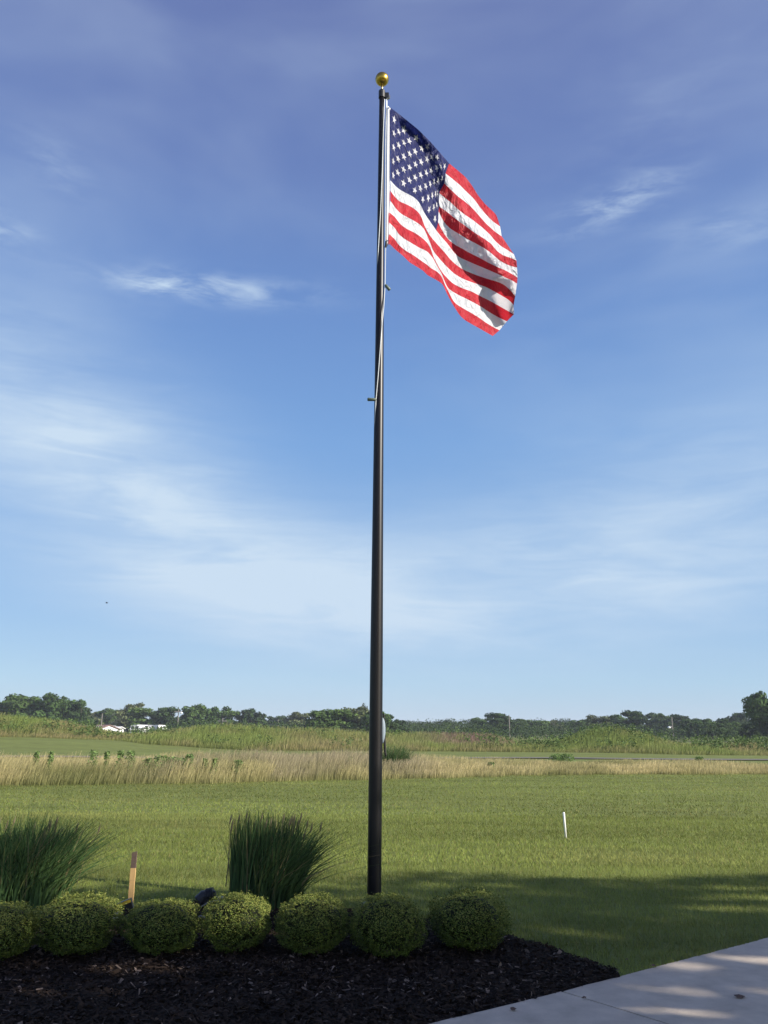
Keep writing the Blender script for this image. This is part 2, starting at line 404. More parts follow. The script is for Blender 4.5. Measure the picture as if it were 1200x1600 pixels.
# bed as a sheet of strips between the pavement edge (or the near side) and the back edge
bx = np.linspace(bb[0, 0], bb[-1, 0], 150); rows = 30
y0 = np.maximum(pave_y(bx) - .02, 2.2); y1 = np.maximum(bed_back(bx), y0 + .01)
T = np.linspace(0, 1, rows)[:, None]
BY = y0 + (y1 - y0) * T; BX = np.broadcast_to(bx, BY.shape)
BZ = .012 + .03 * vn(BX, BY, .35, 2) * np.sin(np.pi * np.clip(T, 0, 1)) ** .4 + .018 * (1 - np.abs(2 * T - 1) ** 6)
i = np.arange(rows - 1)[:, None] * 150 + np.arange(149)[None, :]
mesh_b = mesh('mulch_bed', np.stack([BX, BY, BZ], -1).reshape(-1, 3), np.stack([i, i + 1, i + 151, i + 150], -1).reshape(-1, 4), M_mulch, smooth=True)
tag(mesh_b, kind='structure')
def in_bed(x, y): return (y < bed_back(x)) & (y > pave_y(x)) & (x > bb[0, 0]) & (x < bb[-1, 0])
def bed_z(x, y):
    a = np.maximum(pave_y(x) - .02, 2.2); b = bed_back(x); t = np.clip((y - a) / np.maximum(b - a, .01), 0, 1)
    return .012 + .03 * vn(x, y, .35, 2) * np.sin(np.pi * t) ** .4 + .018 * (1 - np.abs(2 * t - 1) ** 6)
# wood chips
n = 150000
x = rng.uniform(-4.6, 2.6, n); y = 4.2 + (8.6 - 4.2) * rng.uniform(0, 1, n) ** 1.1
k = in_bed(x, y); x, y = x[k], y[k]; n = len(x)
z = bed_z(x, y) + rng.uniform(.002, .018, n)
ln = np.minimum(rng.gamma(1.8, .0058, n) + .003, .028); wd = ln * rng.uniform(.12, .5, n)
a = rng.uniform(0, math.pi, n); tl = rng.normal(0, .3, n)
ax = np.stack([np.cos(a) * np.cos(tl), np.sin(a) * np.cos(tl), np.sin(tl)], 1)
nn = rng.normal(0, .35, (n, 3)) + np.array([0, 0, 1]); bxv = np.cross(ax, nn); bxv /= np.linalg.norm(bxv, axis=1)[:, None]
P = np.stack([x, y, z], 1); e1 = ax * ln[:, None]; e2 = bxv * wd[:, None]
V = np.stack([P - e1 - e2 * .6, P + e1 - e2, P + e1 * .9 + e2, P - e1 + e2 * .8], 1).reshape(-1, 3)
base = np.array([.029, .0195, .0135]) * rng.uniform(.5, 1.7, n)[:, None]
pale = rng.random(n) < (.045 + .08 * (vn(x, y, .5, 11) > .62) * (y > 5.4))
base[pale] = np.array([.20, .15, .115]) * rng.uniform(.35, 1.15, pale.sum())[:, None]
tag(mesh('mulch_chips', V, np.arange(n * 4).reshape(n, 4), M_chip, cols=np.repeat(base, 4, 0)), 'dark shredded wood mulch chips covering the planting bed', 'mulch', kind='stuff')

# ------------------------------------------------------------------ mown lawn blades
def mow_tone(x, y): return 1 + (vn(x * .10 + y * .1, y, .75, 8) - .5) * .60 + (vn(x, y, 2.3, 21) - .5) * .25 + (vn(x * .35, y * 2.2, .5, 22) - .5) * .34
def lawn(n, ya, yb, hh, ww, powr=1.0):
    y = ya + (yb - ya) * rng.random(n) ** powr; x = rng.uniform(-1, 1, n) * (.56 * y + .6)
    k = ~in_bed(x, y + .02) & (y > pave_y(x) - .012) & ~(y > strip_front(x) + .4); x, y = x[k], y[k]; n = len(x)
    P = np.stack([x, y, hz(x, y) - .004 + .03 * (y < pave_y(x))], 1)
    h = rng.uniform(.6, 1.25, n) * hh; b = h * rng.uniform(.1, .9, n)
    V, F, T = blades(P, h, rng.uniform(.7, 1.3, n) * ww, unit2(n), b, 1, .1)
    dryp = np.clip(vn(x * .5, y, 1.6, 88) * 1.8 - .9, 0, 1)[:, None] * .5; c = (np.array([.180, .215, .052]) * (1 - dryp) + np.array([.25, .235, .085]) * dryp) * (mow_tone(x, y) * rng.uniform(.72, 1.3, n))[:, None]
    yl = rng.random(n) < .10; c[yl] = np.array([.26, .235, .085]) * rng.uniform(.7, 1.2, yl.sum())[:, None]
    return V, F, np.repeat(c, 4, 0)
parts = [lawn(150000, 5.0, 10.5, .050, .0055), lawn(120000, 10.5, 16.5, .045, .010), lawn(100000, 16.5, 33.5, .04, .020, 1.0)]
off = 0; Vs, Fs, Cs = [], [], []
for V, F, c in parts: Vs.append(V); Fs.append(F + off); Cs.append(c); off += len(V)
tag(mesh('lawn_grass', np.concatenate(Vs), np.concatenate(Fs), M_blade, cols=np.concatenate(Cs)), 'short mown green lawn grass', 'grass', kind='stuff')

# ------------------------------------------------------------------ tall dry grass strip
WIND = .35
def tall(n, x, y, hgt, wdt, top, low, bendk=.45, seed=True):
    P = np.stack([x, y, hz(x, y) - .02], 1); n = len(x)
    h = hgt * rng.uniform(.55, 1.15, n)
    V, F, T = blades(P, h, wdt * rng.uniform(.6, 1.4, n), unit2(n, WIND, 1.2), h * rng.uniform(.05, bendk, n), 3, .35)
    t = T[:, None] ** 1.5; c0 = np.repeat(low, 8, 0); c1 = np.repeat(top, 8, 0)
    return V, F, c0 * (1 - t) + c1 * t
n = 170000
y_ = rng.random(n); x = rng.uniform(-21, 22, n); f = strip_front(x); dp = strip_depth(x); y = f + dp * y_ ** 1.25 + rng.normal(0, .10, n) + .6 * (vn(x, x * 0, .8, 77) - .5)
k = (dp > .6) & (np.abs(x) < .6 * y) & (rng.random(n) < .35 + .9 * vn(x, y, .8, 31)) & (x < 16.2 + vn(y, y, .7, 3) * 1.5); x, y = x[k], y[k]; n = len(x)
hgt = np.interp(x, [-20, -13, -8, -3, 0, 4, 10, 15, 18], [.72, .70, .66, .80, .66, .40, .36, .38, .25]) * (.72 + .5 * vn(x, y, 1.6, 6))
hgt = np.where(y > strip_front(x) + .5, hgt, hgt * .6)
straw = np.array([.66, .54, .28]); taupe = np.array([.46, .37, .25]); green = np.array([.19, .22, .07])
mt = sstep(-9, -6, x) * (1 - sstep(.5, 3, x)) * (vn(x, y, 2.5, 14) > .25)
top = straw * (1 - mt[:, None]) + taupe * mt[:, None]
gm = np.clip(vn(x, y * .7, .9, 17) ** 1.6 * .7 + .5 * np.clip(vn(x, y, 3.1, 19) * 2 - 1.1, 0, 1), 0, .9)[:, None]; top = top * (1 - gm) + np.array([.20, .21, .075]) * gm
top = top * rng.uniform(.6, 1.25, n)[:, None]; low = (green * .7 + straw * .3 * (1 - gm)) * rng.uniform(.7, 1.2, n)[:, None]
V, F, c = tall(n, x, y, hgt, .013, top, low)
tag(mesh('dry_grass', V, F, M_dry, cols=c), 'strip of tall straw-coloured grass along the far edge of the lawn', 'tall grass', kind='stuff')
# rough grass on the mounds
n = 150000
x = rng.uniform(-46, 46, n); y = rough_front(x) + (86 - rough_front(x)) * rng.random(n) ** 1.15; k = np.abs(x) < .58 * y; x, y = x[k], y[k]; n = len(x)
d = y - rough_front(x)
hgt = np.interp(x, [-45, -32, -27, -24, -21, -17, -8, 0, 10, 14, 17, 22, 26, 45], [.8, .7, .5, .35, .45, .85, .85, .7, .7, .35, .7, .65, .35, .5]) * (.8 + .35 * vn(x, y, 1.1, 40)) * (.5 + .5 * sstep(0, 2, d))
gr = np.array([.155, .195, .052]); gld = np.array([.36, .29, .14]); pur = np.array([.30, .16, .17])
m1 = np.clip(vn(x, y, 2.2, 41) * 1.1 - .35 + .5 * np.exp(-((x + 26) / 4) ** 2) + .45 * np.exp(-((x + 3) / 3.5) ** 2) + .7 * np.exp(-((x - 31) / 5) ** 2) - .35 * np.exp(-((x - 19) / 4) ** 2) + .45 * (1 - sstep(0, 2.5, d)), 0, 1)[:, None]
top = (gr * 1.5 * (1 - m1) + gld * m1)
mp_ = (np.exp(-((x - 7.5) / 3.8) ** 2) * (sstep(2, 6, d)) * (vn(x, y, 1.0, 50) > .2))[:, None] * .95
top = (top * (1 - mp_) + pur * mp_) * rng.uniform(.6, 1.3, n)[:, None]; low = gr * rng.uniform(.6, 1.2, n)[:, None] * (1 - .35 * m1) + gld * .25 * m1
V, F, c = tall(n, x, y, hgt, .032, top, low, .35)
tag(mesh('rough_grass', V, F, M_dry, cols=c), 'rough unmown grass and wildflowers covering the low mounds', 'rough grass', kind='stuff')
# broad leaved weeds in the rough, as one mass
n = 2600
x = rng.uniform(-46, 40, n); y = rough_front(x) + 1 + 18 * rng.random(n); k = (vn(x, y, 3, 60) > .45) & (np.abs(x) < .58 * y); x, y = x[k], y[k]
c = []; P = []
for a, b in zip(x, y):
    hh = random.uniform(.6, 1.15); m = 22; t = rng.random(m)
    P.append(np.stack([a + rng.normal(0, .09, m), b + rng.normal(0, .09, m), hz(a, b) + hh * t], 1)); c.append(np.full((m, 3), (.085, .13, .035)) * rng.uniform(.6, 1.5))
P = np.concatenate(P); c = np.concatenate(c); V, F = leaves(P, rng.uniform(.05, .10, len(P)), np.array([0, -.3, .6]), 1.0)
tag(mesh('weeds', V, F, M_leaf, cols=np.repeat(c, 4, 0)), 'leafy green weeds scattered over the low mounds', 'weeds', kind='stuff')

# single leafy plants in the dry strip
PL = [(50, 1186, 1178, .06, 'small green weed standing in dry grass near the left edge'), (73, 1192, 1178, .06, 'leafy weed in dry grass, second from left'), (140, 1204, 1176, .10, 'tall leafy weed in dry grass with a pale tip, leftmost of the tall ones'),
      (161, 1196, 1177, .06, 'thin weed between two taller ones in dry grass'), (182, 1196, 1176, .08, 'upright weed in dry grass above the wooden stake'), (198, 1200, 1177, .11, 'bushy upright weed in dry grass just right of the wooden stake'),
      (226, 1212, 1188, .12, 'rounded leafy weed at left of the green thicket in the dry strip'), (245, 1208, 1184, .16, 'broad leafy weed in the middle of the green thicket'), (262, 1208, 1186, .16, 'dense leafy weed inside the green thicket of the dry strip'),
      (278, 1210, 1188, .14, 'leafy weed at right of the green thicket'), (291, 1206, 1182, .10, 'tallest weed at the right end of the green thicket'), (316, 1204, 1188, .07, 'faint green weed in taupe grass above the round bushes'),
      (331, 1204, 1188, .07, 'slim green weed in taupe grass left of the broad-leaf one'), (368, 1208, 1190, .12, 'broad-leaved weed standing alone in taupe grass'), (765, 1208, 1194, .10, 'small green weed in the dry strip right of the flagpole'),
      (868, 1192, 1182, .22, 'low green shrub on the fairway edge above the white stake'), (885, 1192, 1182, .22, 'low leafy shrub just right of a similar one behind the white stake'), (1092, 1196, 1186, .16, 'small green shrub in dry grass at far right'),
      (545, 1200, 1184, .08, 'faint weed left of the flagpole in taupe grass')]
for (u, vb, vt, rad_, lab) in PL:
    g0 = on_ground(u, 1220 if 30 < u < 560 and u != 545 else (1209 if u < 800 else vb + 6)); yy = g0[1]
    top_ = at_y(u, vt, yy)[2]; hh = max(top_, .3); e = empty('leafy_plant', (g0[0], yy, hz(g0[0], yy)), lab, 'plant', 'leafy plants in the tall grass')
    rad_ *= 1.5; m = int(150 + 900 * rad_); t = rng.random(m) ** .8; rr = rad_ * 1.3 * np.sqrt(rng.random(m)) * (1.1 - .5 * t); aa = rng.uniform(0, 6.28, m)
    P = np.stack([rr * np.cos(aa) + t * .06, rr * np.sin(aa), .05 + t * hh], 1)
    V, F = leaves(P, rng.uniform(.035, .065, m), np.array([0, -.2, .6]), 1.0, .6)
    mesh('foliage', V, F, M_leaf, e, cols=np.repeat(np.array([.13, .20, .06]) * rng.uniform(.6, 1.5, (m, 1)), 4, 0))
    mb = MB(); mb.tube([(0, 0, 0), (.01, 0, hh * .5), (.05, 0, hh * .95)], [.01, .008, .003], 5); mb.build('stem', M_snap, e)

# ------------------------------------------------------------------ ornamental grass clumps
def clump(loc, n, H, R, lab, lean=.25, seeds=14, tone=1.0, wide=.018, name='ornamental_grass', left_stiff=False, group=None):
    e = empty(name, loc, lab, 'ornamental grass', group)
    a = rng.uniform(0, 2 * math.pi, n); r = R * np.sqrt(rng.random(n))
    P = np.stack([r * np.cos(a), r * np.sin(a) * .7, np.zeros(n)], 1)
    dr = np.stack([np.cos(a) * .30 + lean * 1.9 + rng.normal(0, .62, n), np.sin(a) * .4 + rng.normal(0, .3, n)], 1)
    out = (r / R) ** 1.3
    h = H * rng.uniform(.5, 1.0, n) ** .7 * (1 - .12 * out)
    b = h * (.05 + .45 * out * rng.random(n) + .42 * rng.random(n) ** 1.6)
    wild = rng.random(n) < .14; b = np.where(wild, b * 1.7 + .08, b); h = np.where(wild, h * .86, h)
    if left_stiff: b = np.where((dr[:, 0] < 0) | (P[:, 0] < -R * .5), b * .2, b * 1.15); 
    V, F, T = blades(P, h, wide * rng.uniform(.6, 1.3, n), dr, b, 6, .08, 2.3)
    # drooping tips
    c = np.array([.070, .125, .042]) * tone * rng.uniform(.45, 1.6, n)[:, None]
    yl = rng.random(n) < .10; c[yl] = np.array([.17, .2, .07]) * tone; yl = rng.random(n) < .04; c[yl] = np.array([.30, .25, .13])
    mesh('blades', V, F, M_blade, e, cols=np.repeat(c, 14, 0))
    if seeds:
        mb = MB()
        for k in range(seeds):
            q = random.uniform(-1, 1); x0 = q * R * 1.2 + (.0 if left_stiff else .05); hh = H * random.uniform(.62, .82); l = .05 + lean * .35
            x1 = x0 + l * .8 + q * .08
            mb.tube([(x0, random.uniform(-.1, .1), .2), ((x0 + x1) / 2, 0, hh * .8), (x1, -.03, hh)], [.003, .002, .0015], 4)
            mb.tube([(x1, -.03, hh), (x1 + .01, -.03, hh + .045), (x1 + .018, -.03, hh + .09)], [.005, .009, .002], 5)
        mb.build('seed_head', mat('seed_brown', (.16, .13, .07), .8, vary=(30, .8, 1.2)), e)
    return e
c1_ = on_ground(42, 1424); clump((c1_[0] - .05, c1_[1], .02), 1900, .92, .38, 'wide green ornamental grass clump leaning right at the left edge', .27, 14, 1.1)
c2_ = on_ground(432, 1424); clump((c2_[0] - .10, c2_[1], .02), 1900, .93, .33, 'upright dark ornamental grass clump left of the flagpole', .13, 26, .95, left_stiff=True)
c3_ = on_ground(612, 1200); clump((c3_[0], 31.5, hz(c3_[0], 31.5)), 1300, 1.25, .5, 'dark green round grass tuft just right of the flagpole in dry grass', .2, 0, 1.0, .02)
c4_ = on_ground(8, 1183); clump((c4_[0], c4_[1] - 6, hz(c4_[0], c4_[1] - 6)), 1200, 1.5, .75, 'light green rounded grass tuft behind dry grass at the left edge', .2, 0, 1.9, .022)

# ------------------------------------------------------------------ clipped round bushes
def bush_variant(seed):
    r_ = np.random.default_rng(seed); n = 22000
    d = r_.normal(size=(n, 3)); d /= np.linalg.norm(d, axis=1)[:, None]
    pw = (2.3, 2.9, 2.5, 2.7)[seed - 1]; s = (np.abs(d) ** pw).sum(1) ** (-1 / pw)
    lump = 1 + .085 * np.sin(d[:, 0] * 4 + seed * 1.7) * np.sin(d[:, 2] * 3 + seed) + .045 * np.sin(d[:, 0] * 7 + seed) * np.cos(d[:, 1] * 6 + seed * 2) + .035 * np.sin(d[:, 2] * 9 + seed * 3 + d[:, 0] * 4) + .02 * np.sin(d @ np.array([17, 13, 11.]) + seed)
    cl = r_.normal(size=(420, 3)); cl /= np.linalg.norm(cl, axis=1)[:, None]; cd_ = (d @ cl.T).max(1)
    dep = 1 - np.abs(r_.normal(0, .05, n)) - np.clip((1 - cd_) * 22, 0, .13) + .03 + (r_.random(n) < .06) * r_.uniform(0, .12, n)
    P = d * (s * lump * dep)[:, None]; nr = d.copy()
    low = P[:, 2] < -.2; P[low, :2] *= (1 - .22 * np.clip((-.2 - P[low, 2]) / .8, 0, 1) ** 1.3)[:, None]   # narrower foot
    keep = P[:, 2] > -.93; P, nr, dep = P[keep], nr[keep], dep[keep]
    P = P * np.array([.5, .5, .5]) + np.array([0, 0, .5])          # unit: 1 wide, 1 high
    n = len(P)
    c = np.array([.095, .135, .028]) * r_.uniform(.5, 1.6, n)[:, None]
    new = (r_.random(n) < np.clip((P[:, 2] - .35) * 1.3, .06, .6)); c[new] = np.array([.25, .27, .065]) * r_.uniform(.75, 1.2, new.sum())[:, None]  # light-tipped leaves, weighted towards the top to paint in its sunlit look
    V, F = leaves(P, r_.uniform(.009, .019, n), nr, 1.0, .75)
    # twiggy core
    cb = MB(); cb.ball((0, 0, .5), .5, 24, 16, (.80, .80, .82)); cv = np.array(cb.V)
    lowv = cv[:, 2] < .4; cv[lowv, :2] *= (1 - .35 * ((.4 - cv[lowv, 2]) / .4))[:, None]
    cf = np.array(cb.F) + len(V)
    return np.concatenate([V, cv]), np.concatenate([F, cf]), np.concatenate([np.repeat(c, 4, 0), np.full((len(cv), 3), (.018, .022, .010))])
variants = [bush_variant(s) for s in (1, 2, 3, 4)]
stemb = MB()
for k in range(7):
    a = k * .9; stemb.tube([(.05 * math.cos(a), .05 * math.sin(a), -.03), (.10 * math.cos(a), .10 * math.sin(a), .12), (.17 * math.cos(a), .17 * math.sin(a), .22)], [.016, .012, .006], 6)
BU = [(-12, 1408, 1497, 124, 'clipped round bush cut off by the left edge of the photo', 0), (115, 1399, 1487, 124, 'wide round bush in front of the gap left of the wooden stake', 1),
      (248, 1405, 1486, 122, 'round bush right below the wooden stake', 2), (368, 1398, 1483, 104, 'small round bush left below the upright ornamental grass', 3),
      (487, 1396, 1488, 110, 'bright-topped round bush between the ornamental grass and the flagpole', 0), (605, 1398, 1491, 118, 'dark round bush directly in front of the flagpole', 2),
      (733, 1391, 1479, 116, 'shaded round bush at the right end of the row', 1)]
fol = {}
for i, (u, vt, vb, wpx, lab, vi) in enumerate(BU):
    g0 = on_ground(u, vb + 10); yy = g0[1]; dd = np.dot(g0 - CAM, _f)
    W = wpx / FPX * dd * 1.02; H = at_y(u, vt + 3, yy)[2] - .02
    e = empty('round_bush', (g0[0], yy, .03), lab, 'bush', 'clipped round bushes in the mulch bed', rz=i * 1.1)
    if vi not in fol:
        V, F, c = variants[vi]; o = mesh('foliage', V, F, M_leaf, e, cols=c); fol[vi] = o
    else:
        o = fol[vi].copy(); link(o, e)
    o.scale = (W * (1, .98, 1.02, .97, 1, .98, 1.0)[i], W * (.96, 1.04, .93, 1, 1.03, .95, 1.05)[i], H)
    s_ = stemb.build('stem', M_bark, e) if i == 0 else link(s0.copy(), e)
    if i == 0: s0 = s_

# ------------------------------------------------------------------ flagpole
PB = on_ground(584.5, 1420); PX, PY = PB[0], PB[1]
top_pt = at_y(597, 146, PY); PH = top_pt[2]
fp = empty('flagpole', (PX, PY, 0), 'tall tapered dark bronze flagpole with a gold ball on top', 'flagpole')
def prad(z): return np.interp(z, [0, PH * .25, PH], [.066, .064, .031])
mb = MB(); zs = np.linspace(-.1, PH, 40); mb.tube([(0, 0, z) for z in zs], [prad(z) for z in zs], 40); mb.build('shaft', M_pole, fp, True)
mb = MB(); mb.tube([(0, 0, -.02), (0, 0, .045), (0, 0, .06)], [.13, .12, .075], 32); mb.build('base_collar', M_pole, fp)
mb = MB(); mb.tube([(0, 0, PH - .07), (0, 0, PH + .03), (0, 0, PH + .045)], [.040, .040, .028], 24); mb.box((.02, -.018, PH - .07), (.085, .018, PH - .0)); tr = mb.build('truck', M_blackm, fp)
mb = MB(); mb.tube([(.075, -.013, PH - .05), (.075, .013, PH - .05)], .028, 16); mb.build('pulley', M_alu, tr)
ballc = at_y(597, 124, PY); bz_ = ballc[2] - 0
fi = MB().ball((ballc[0] - PX, 0, bz_), .083, 32, 20).build('finial_ball', M_gold, fp, True)
mb = MB(); mb.tube([(0, 0, PH + .03), (0, 0, bz_ - .07)], .012, 10); mb.build('finial_stem', M_goldm, fp, True)
def pp(u, v, off=0.0):          # a point near the pole, local to it, `off` towards the camera
    p = at_y(u, v, PY - off); return (p[0] - PX, p[1] - PY, p[2])
def rope(pts, r=.0055): mb = MB(); mb.tube(pts, r, 6); mb.build('halyard', M_rope, fp, True)
rope([pp(604, 152, 0), pp(602.5, 220, .01), pp(602.5, 300, .01), pp(602.5, 384, .01), pp(601.8, 420, .02), pp(601.5, 447, .03), pp(599.5, 480, .05), pp(597, 505, .062), pp(594, 545, .064), pp(590.5, 590, .06), pp(587.5, 623, .045), pp(586, 650, .03), pp(584.5, 700, 0), pp(583.5, 760, -.02), pp(583, 860, -.05)])
rope([pp(601, 155, .02), pp(599, 200, .035), pp(597, 270, .045), pp(594.5, 330, .045), pp(591, 390, .035), pp(589.5, 430, .015), pp(588.5, 470, -.02), pp(588, 560, -.04), pp(588, 700, -.06)])
rope([pp(604.5, 156, -.02), pp(604.8, 250, -.02), pp(604.8, 340, -.02), pp(603.5, 384, -.01)], .007)
for (a, b) in ((pp(602, 445, .03), pp(609, 453, .03)), (pp(588, 624.5, .045), pp(574, 624, .045))):
    mb = MB(); a = np.array(a); b = np.array(b); mb.tube([a, a + (b - a) * .1, b - (b - a) * .06, b], [.009, .017, .019, .012], 12); mb.build('halyard_snap', M_snap, fp, True)
mb = MB(); a = np.array(pp(602, 383, .012)); mb.tube([a + (-.0, 0, -.03), a + (.012, 0, 0), a + (.01, 0, .05)], [.012, .016, .01], 8); mb.build('snap_hook', M_blackm, fp)
# cleat with its rope bundle, right rear side of the pole
cz = at_y(600, 1143, PY)[2]; r0 = float(prad(cz))
mb = MB(); mb.box((r0 - .012, .005, cz - .03), (r0 + .012, .04, cz + .03)); mb.tube([(r0 + .012, .022, cz + .17), (r0 + .016, .022, cz), (r0 + .030, .022, cz - .2), (r0 + .036, .022, cz - .232)], [.008, .013, .012, .008], 10)
cl = mb.build('cleat', M_blackm, fp)
mb = MB(); mb.ball((r0 + .002, .022, cz + .01), .15, 20, 16, (.19, .20, .83)); mb.build('rope_bundle', M_coil, cl, True)

# ------------------------------------------------------------------ flag
def A12(ox, oy, pts): return [(ox + a / 12, oy + b / 12) for a, b in pts]
BL = {}   # stripe boundaries in picture units, canton edge to fly end
BL[0] = [(702, 255.5), (715, 266), (727.5, 276.7), (737.5, 290), (746.7, 305), (758, 319), (770, 330), (775, 335), (777, 340)]
BL[1] = [(696, 271), (705, 278), (717.5, 288), (726.7, 297.5), (740, 310), (748, 321), (758, 334), (770, 346), (781.5, 354)]
BL[2] = [(694.5, 286.5), (705, 296.7), (715, 306.7), (726.7, 315), (738, 325), (749, 337.5), (757, 347), (766.7, 356), (773, 361.7), (783.8, 369)]
BL[3] = [(686, 301.5), (695, 309), (703, 315), (715, 326.7), (726.7, 336), (738, 343), (746, 349.5), (756.7, 358), (766.7, 367.5), (773, 376), (783, 385), (793, 391), (803, 397.5)]
BL[4] = [(686, 323), (697, 330), (711.5, 341.5), (723, 350), (733, 357.5), (745, 366), (755, 372), (768, 381), (776, 392), (786.7, 399.5), (799, 403), (807, 407)]
BL[5] = [(685.3, 330), (690, 340), (694, 348), (702.5, 356.7), (713, 363), (723, 369), (733, 375), (743, 380), (755, 386.7), (766, 394), (780, 406.7), (791, 413), (799, 416), (808, 418)]
BL[6] = [(684.6, 347.5), (689, 356.7), (695, 367.5), (702.5, 376.7), (713, 384), (723, 389), (733, 395), (743, 400), (753, 405), (763, 411), (780, 418.5), (791, 423), (803, 430), (808.5, 434)]
BL[7] = [(681.5, 359.5), (688, 368), (695, 375.5), (702.5, 384.5), (708, 393), (716.7, 401.7), (726.7, 406), (738, 411), (751, 416.5), (763, 421.5), (780, 429), (791, 434), (801.7, 438.5), (808, 443)]
BL[8] = [(680, 378), (688, 387), (697, 397), (703, 405), (713, 414), (723, 421), (734, 426), (747, 431), (762, 436), (779, 440.5), (788.5, 445), (797, 453), (805, 463)]
BL[9] = [(677.5, 393.5), (688, 406), (697, 415.5), (707.5, 426), (720, 434), (730, 438.5), (745, 443.5), (759, 448), (772, 455), (783, 461.5), (795.5, 468.5), (802.5, 477)]
BL[10] = [(677.5, 402), (684, 415), (691, 426.7), (697, 433), (707, 443), (721, 450), (738, 455.7), (752, 463.8), (767.5, 471), (785, 481), (803, 491)]
BL[11] = [(677, 403.5), (683.5, 416), (691, 429.5), (695, 441), (699.5, 451), (715, 460.3), (732.5, 468.5), (750, 478), (767.5, 489.5), (780, 496.5), (792, 502)]
BL[12] = [(673, 419), (683, 424), (690, 430.5), (694, 442), (699.5, 452.5), (707, 468.5), (711.5, 475), (726.7, 483.7), (745, 494), (761.7, 506), (773, 512.8), (780.5, 516)]
BL[13] = [(668, 430), (683, 438), (691.7, 443.5), (697.5, 457), (705.7, 473), (718.5, 493), (726.7, 500.6), (748, 512.5), (770, 525)]
HL = {8: [(610, 298), (617, 308), (624, 315), (635, 319), (646, 325), (655, 332.5), (660, 342.5), (662.5, 351.7), (666, 359), (671, 368)],
      9: A12(600, 260, [(120, 640), (200, 760), (300, 880), (470, 970), (600, 1040), (700, 1110), (760, 1180)]) + A12(600, 340, [(830, 380), (880, 520)]),
      10: [(608.5, 332)] + A12(600, 340, [(220, 0), (300, 120), (420, 210), (550, 270), (680, 350), (800, 450), (880, 580)]),
      11: [(608.5, 348)] + A12(600, 340, [(200, 190), (280, 320), (400, 410), (520, 480), (650, 560), (800, 620), (870, 690)]),
      12: [(608, 366)] + A12(600, 340, [(200, 400), (280, 520), (400, 620), (560, 710), (720, 830), (800, 880)]),
      13: [(608, 380)] + A12(600, 340, [(200, 590), (350, 710), (480, 840), (640, 935), (740, 1000)])}
def resample(P, t):
    P = np.array(P, float); s = np.r_[0, np.cumsum(np.linalg.norm(np.diff(P, axis=0), axis=1))]; s /= s[-1]
    # smooth by dense chord sampling then light averaging
    tt = np.linspace(0, 1, 200); q = np.stack([np.interp(tt, s, P[:, 0]), np.interp(tt, s, P[:, 1])], 1)
    for _ in range(30): q[1:-1] = (q[:-2] + 2 * q[1:-1] + q[2:]) / 4
    return np.stack([np.interp(t, tt, q[:, 0]), np.interp(t, tt, q[:, 1])], 1)
# canton: thin plate spline through edges and star centres  (k 0..12, j 0..10)
TP = [((k_, 0), p) for k_, p in enumerate([(610, 168), (618, 174), (626, 180), (636, 188), (647, 197), (655, 204), (664, 213), (672, 221), (680, 230), (687, 238), (693, 245), (698, 251), (702, 255.5)])]
TP += [((k_, 10), p) for k_, p in enumerate([(610, 281.7), (614.5, 287), (621, 293.5), (629, 299), (637, 303), (645, 307), (652, 313), (657, 320), (661, 329), (665, 336), (670, 343), (676, 352), (681.5, 359.5)])]
TP += [((0, j), (610, 168 + 11.37 * j)) for j in range(1, 10)]
TP += [((12, j * 10 / 7), BL[j][0]) for j in range(1, 7)]
TP += [((1, 1), (615, 187.5)), ((1, 3), (615, 208.5)), ((1, 5), (614.5, 230)), ((1, 7), (613.7, 252)), ((1, 9), (613.7, 273)), ((2, 2), (623, 206)), ((2, 4), (622.5, 227)), ((2, 6), (621.6, 248.6)), ((2, 8), (621, 270)),
       ((3, 1), (630, 204)), ((3, 3), (631, 223)), ((3, 5), (630.5, 245)), ((3, 7), (630.3, 265)), ((3, 9), (630.5, 286)), ((4, 2), (639, 220.5)), ((4, 4), (640, 241)), ((4, 6), (640, 262)), ((4, 8), (639.6, 281.7)),
       ((5, 3), (648, 237)), ((5, 1), (650, 215.5)), ((5, 5), (649, 257)), ((5, 7), (648, 277)), ((5, 9), (648, 298)), ((6, 2), (659, 232)), ((6, 4), (657.5, 253)), ((6, 6), (657, 273.7)), ((6, 8), (656.5, 294.5)),
       ((7, 1), (667, 229.5)), ((7, 3), (667, 249)), ((7, 5), (666, 270)), ((7, 7), (665, 291)), ((7, 9), (660.5, 312)), ((8, 4), (673, 267)), ((8, 6), (672, 287.5)), ((8, 8), (669, 309)),
       ((9, 1), (682, 246)), ((9, 3), (683, 262)), ((9, 5), (678, 285)), ((9, 7), (675, 305.6)), ((9, 9), (670.6, 328)), ((10, 2), (689, 261)), ((10, 6), (680.5, 303)), ((10, 8), (677.5, 324)), ((11, 7), (682, 320)), ((11, 9), (679.5, 342))]
KT = np.array([a for a, _ in TP], float); PT = np.array([b for _, b in TP], float)
def phi(r): return np.where(r > 0, r * r * np.log(np.maximum(r, 1e-9)), 0)
D_ = phi(np.linalg.norm(KT[:, None] - KT[None], axis=2)) + np.eye(len(KT)) * .15
Q = np.c_[np.ones(len(KT)), KT]; Ab = np.block([[D_, Q], [Q.T, np.zeros((3, 3))]])
Wt = np.linalg.solve(Ab, np.r_[PT, np.zeros((3, 2))])
def canton(k, j):
    q = np.stack([np.ravel(k), np.ravel(j)], 1).astype(float)
    return phi(np.linalg.norm(q[:, None] - KT[None], axis=2)) @ Wt[:-3] + np.c_[np.ones(len(q)), q] @ Wt[-3:]
NU, SUB = 150, 6
UG = np.linspace(0, 1, NU + 1); ku = int(round(.4 * NU))
ROWS = 13 * SUB + 1
G = np.zeros((ROWS, NU + 1, 2))
full = {}
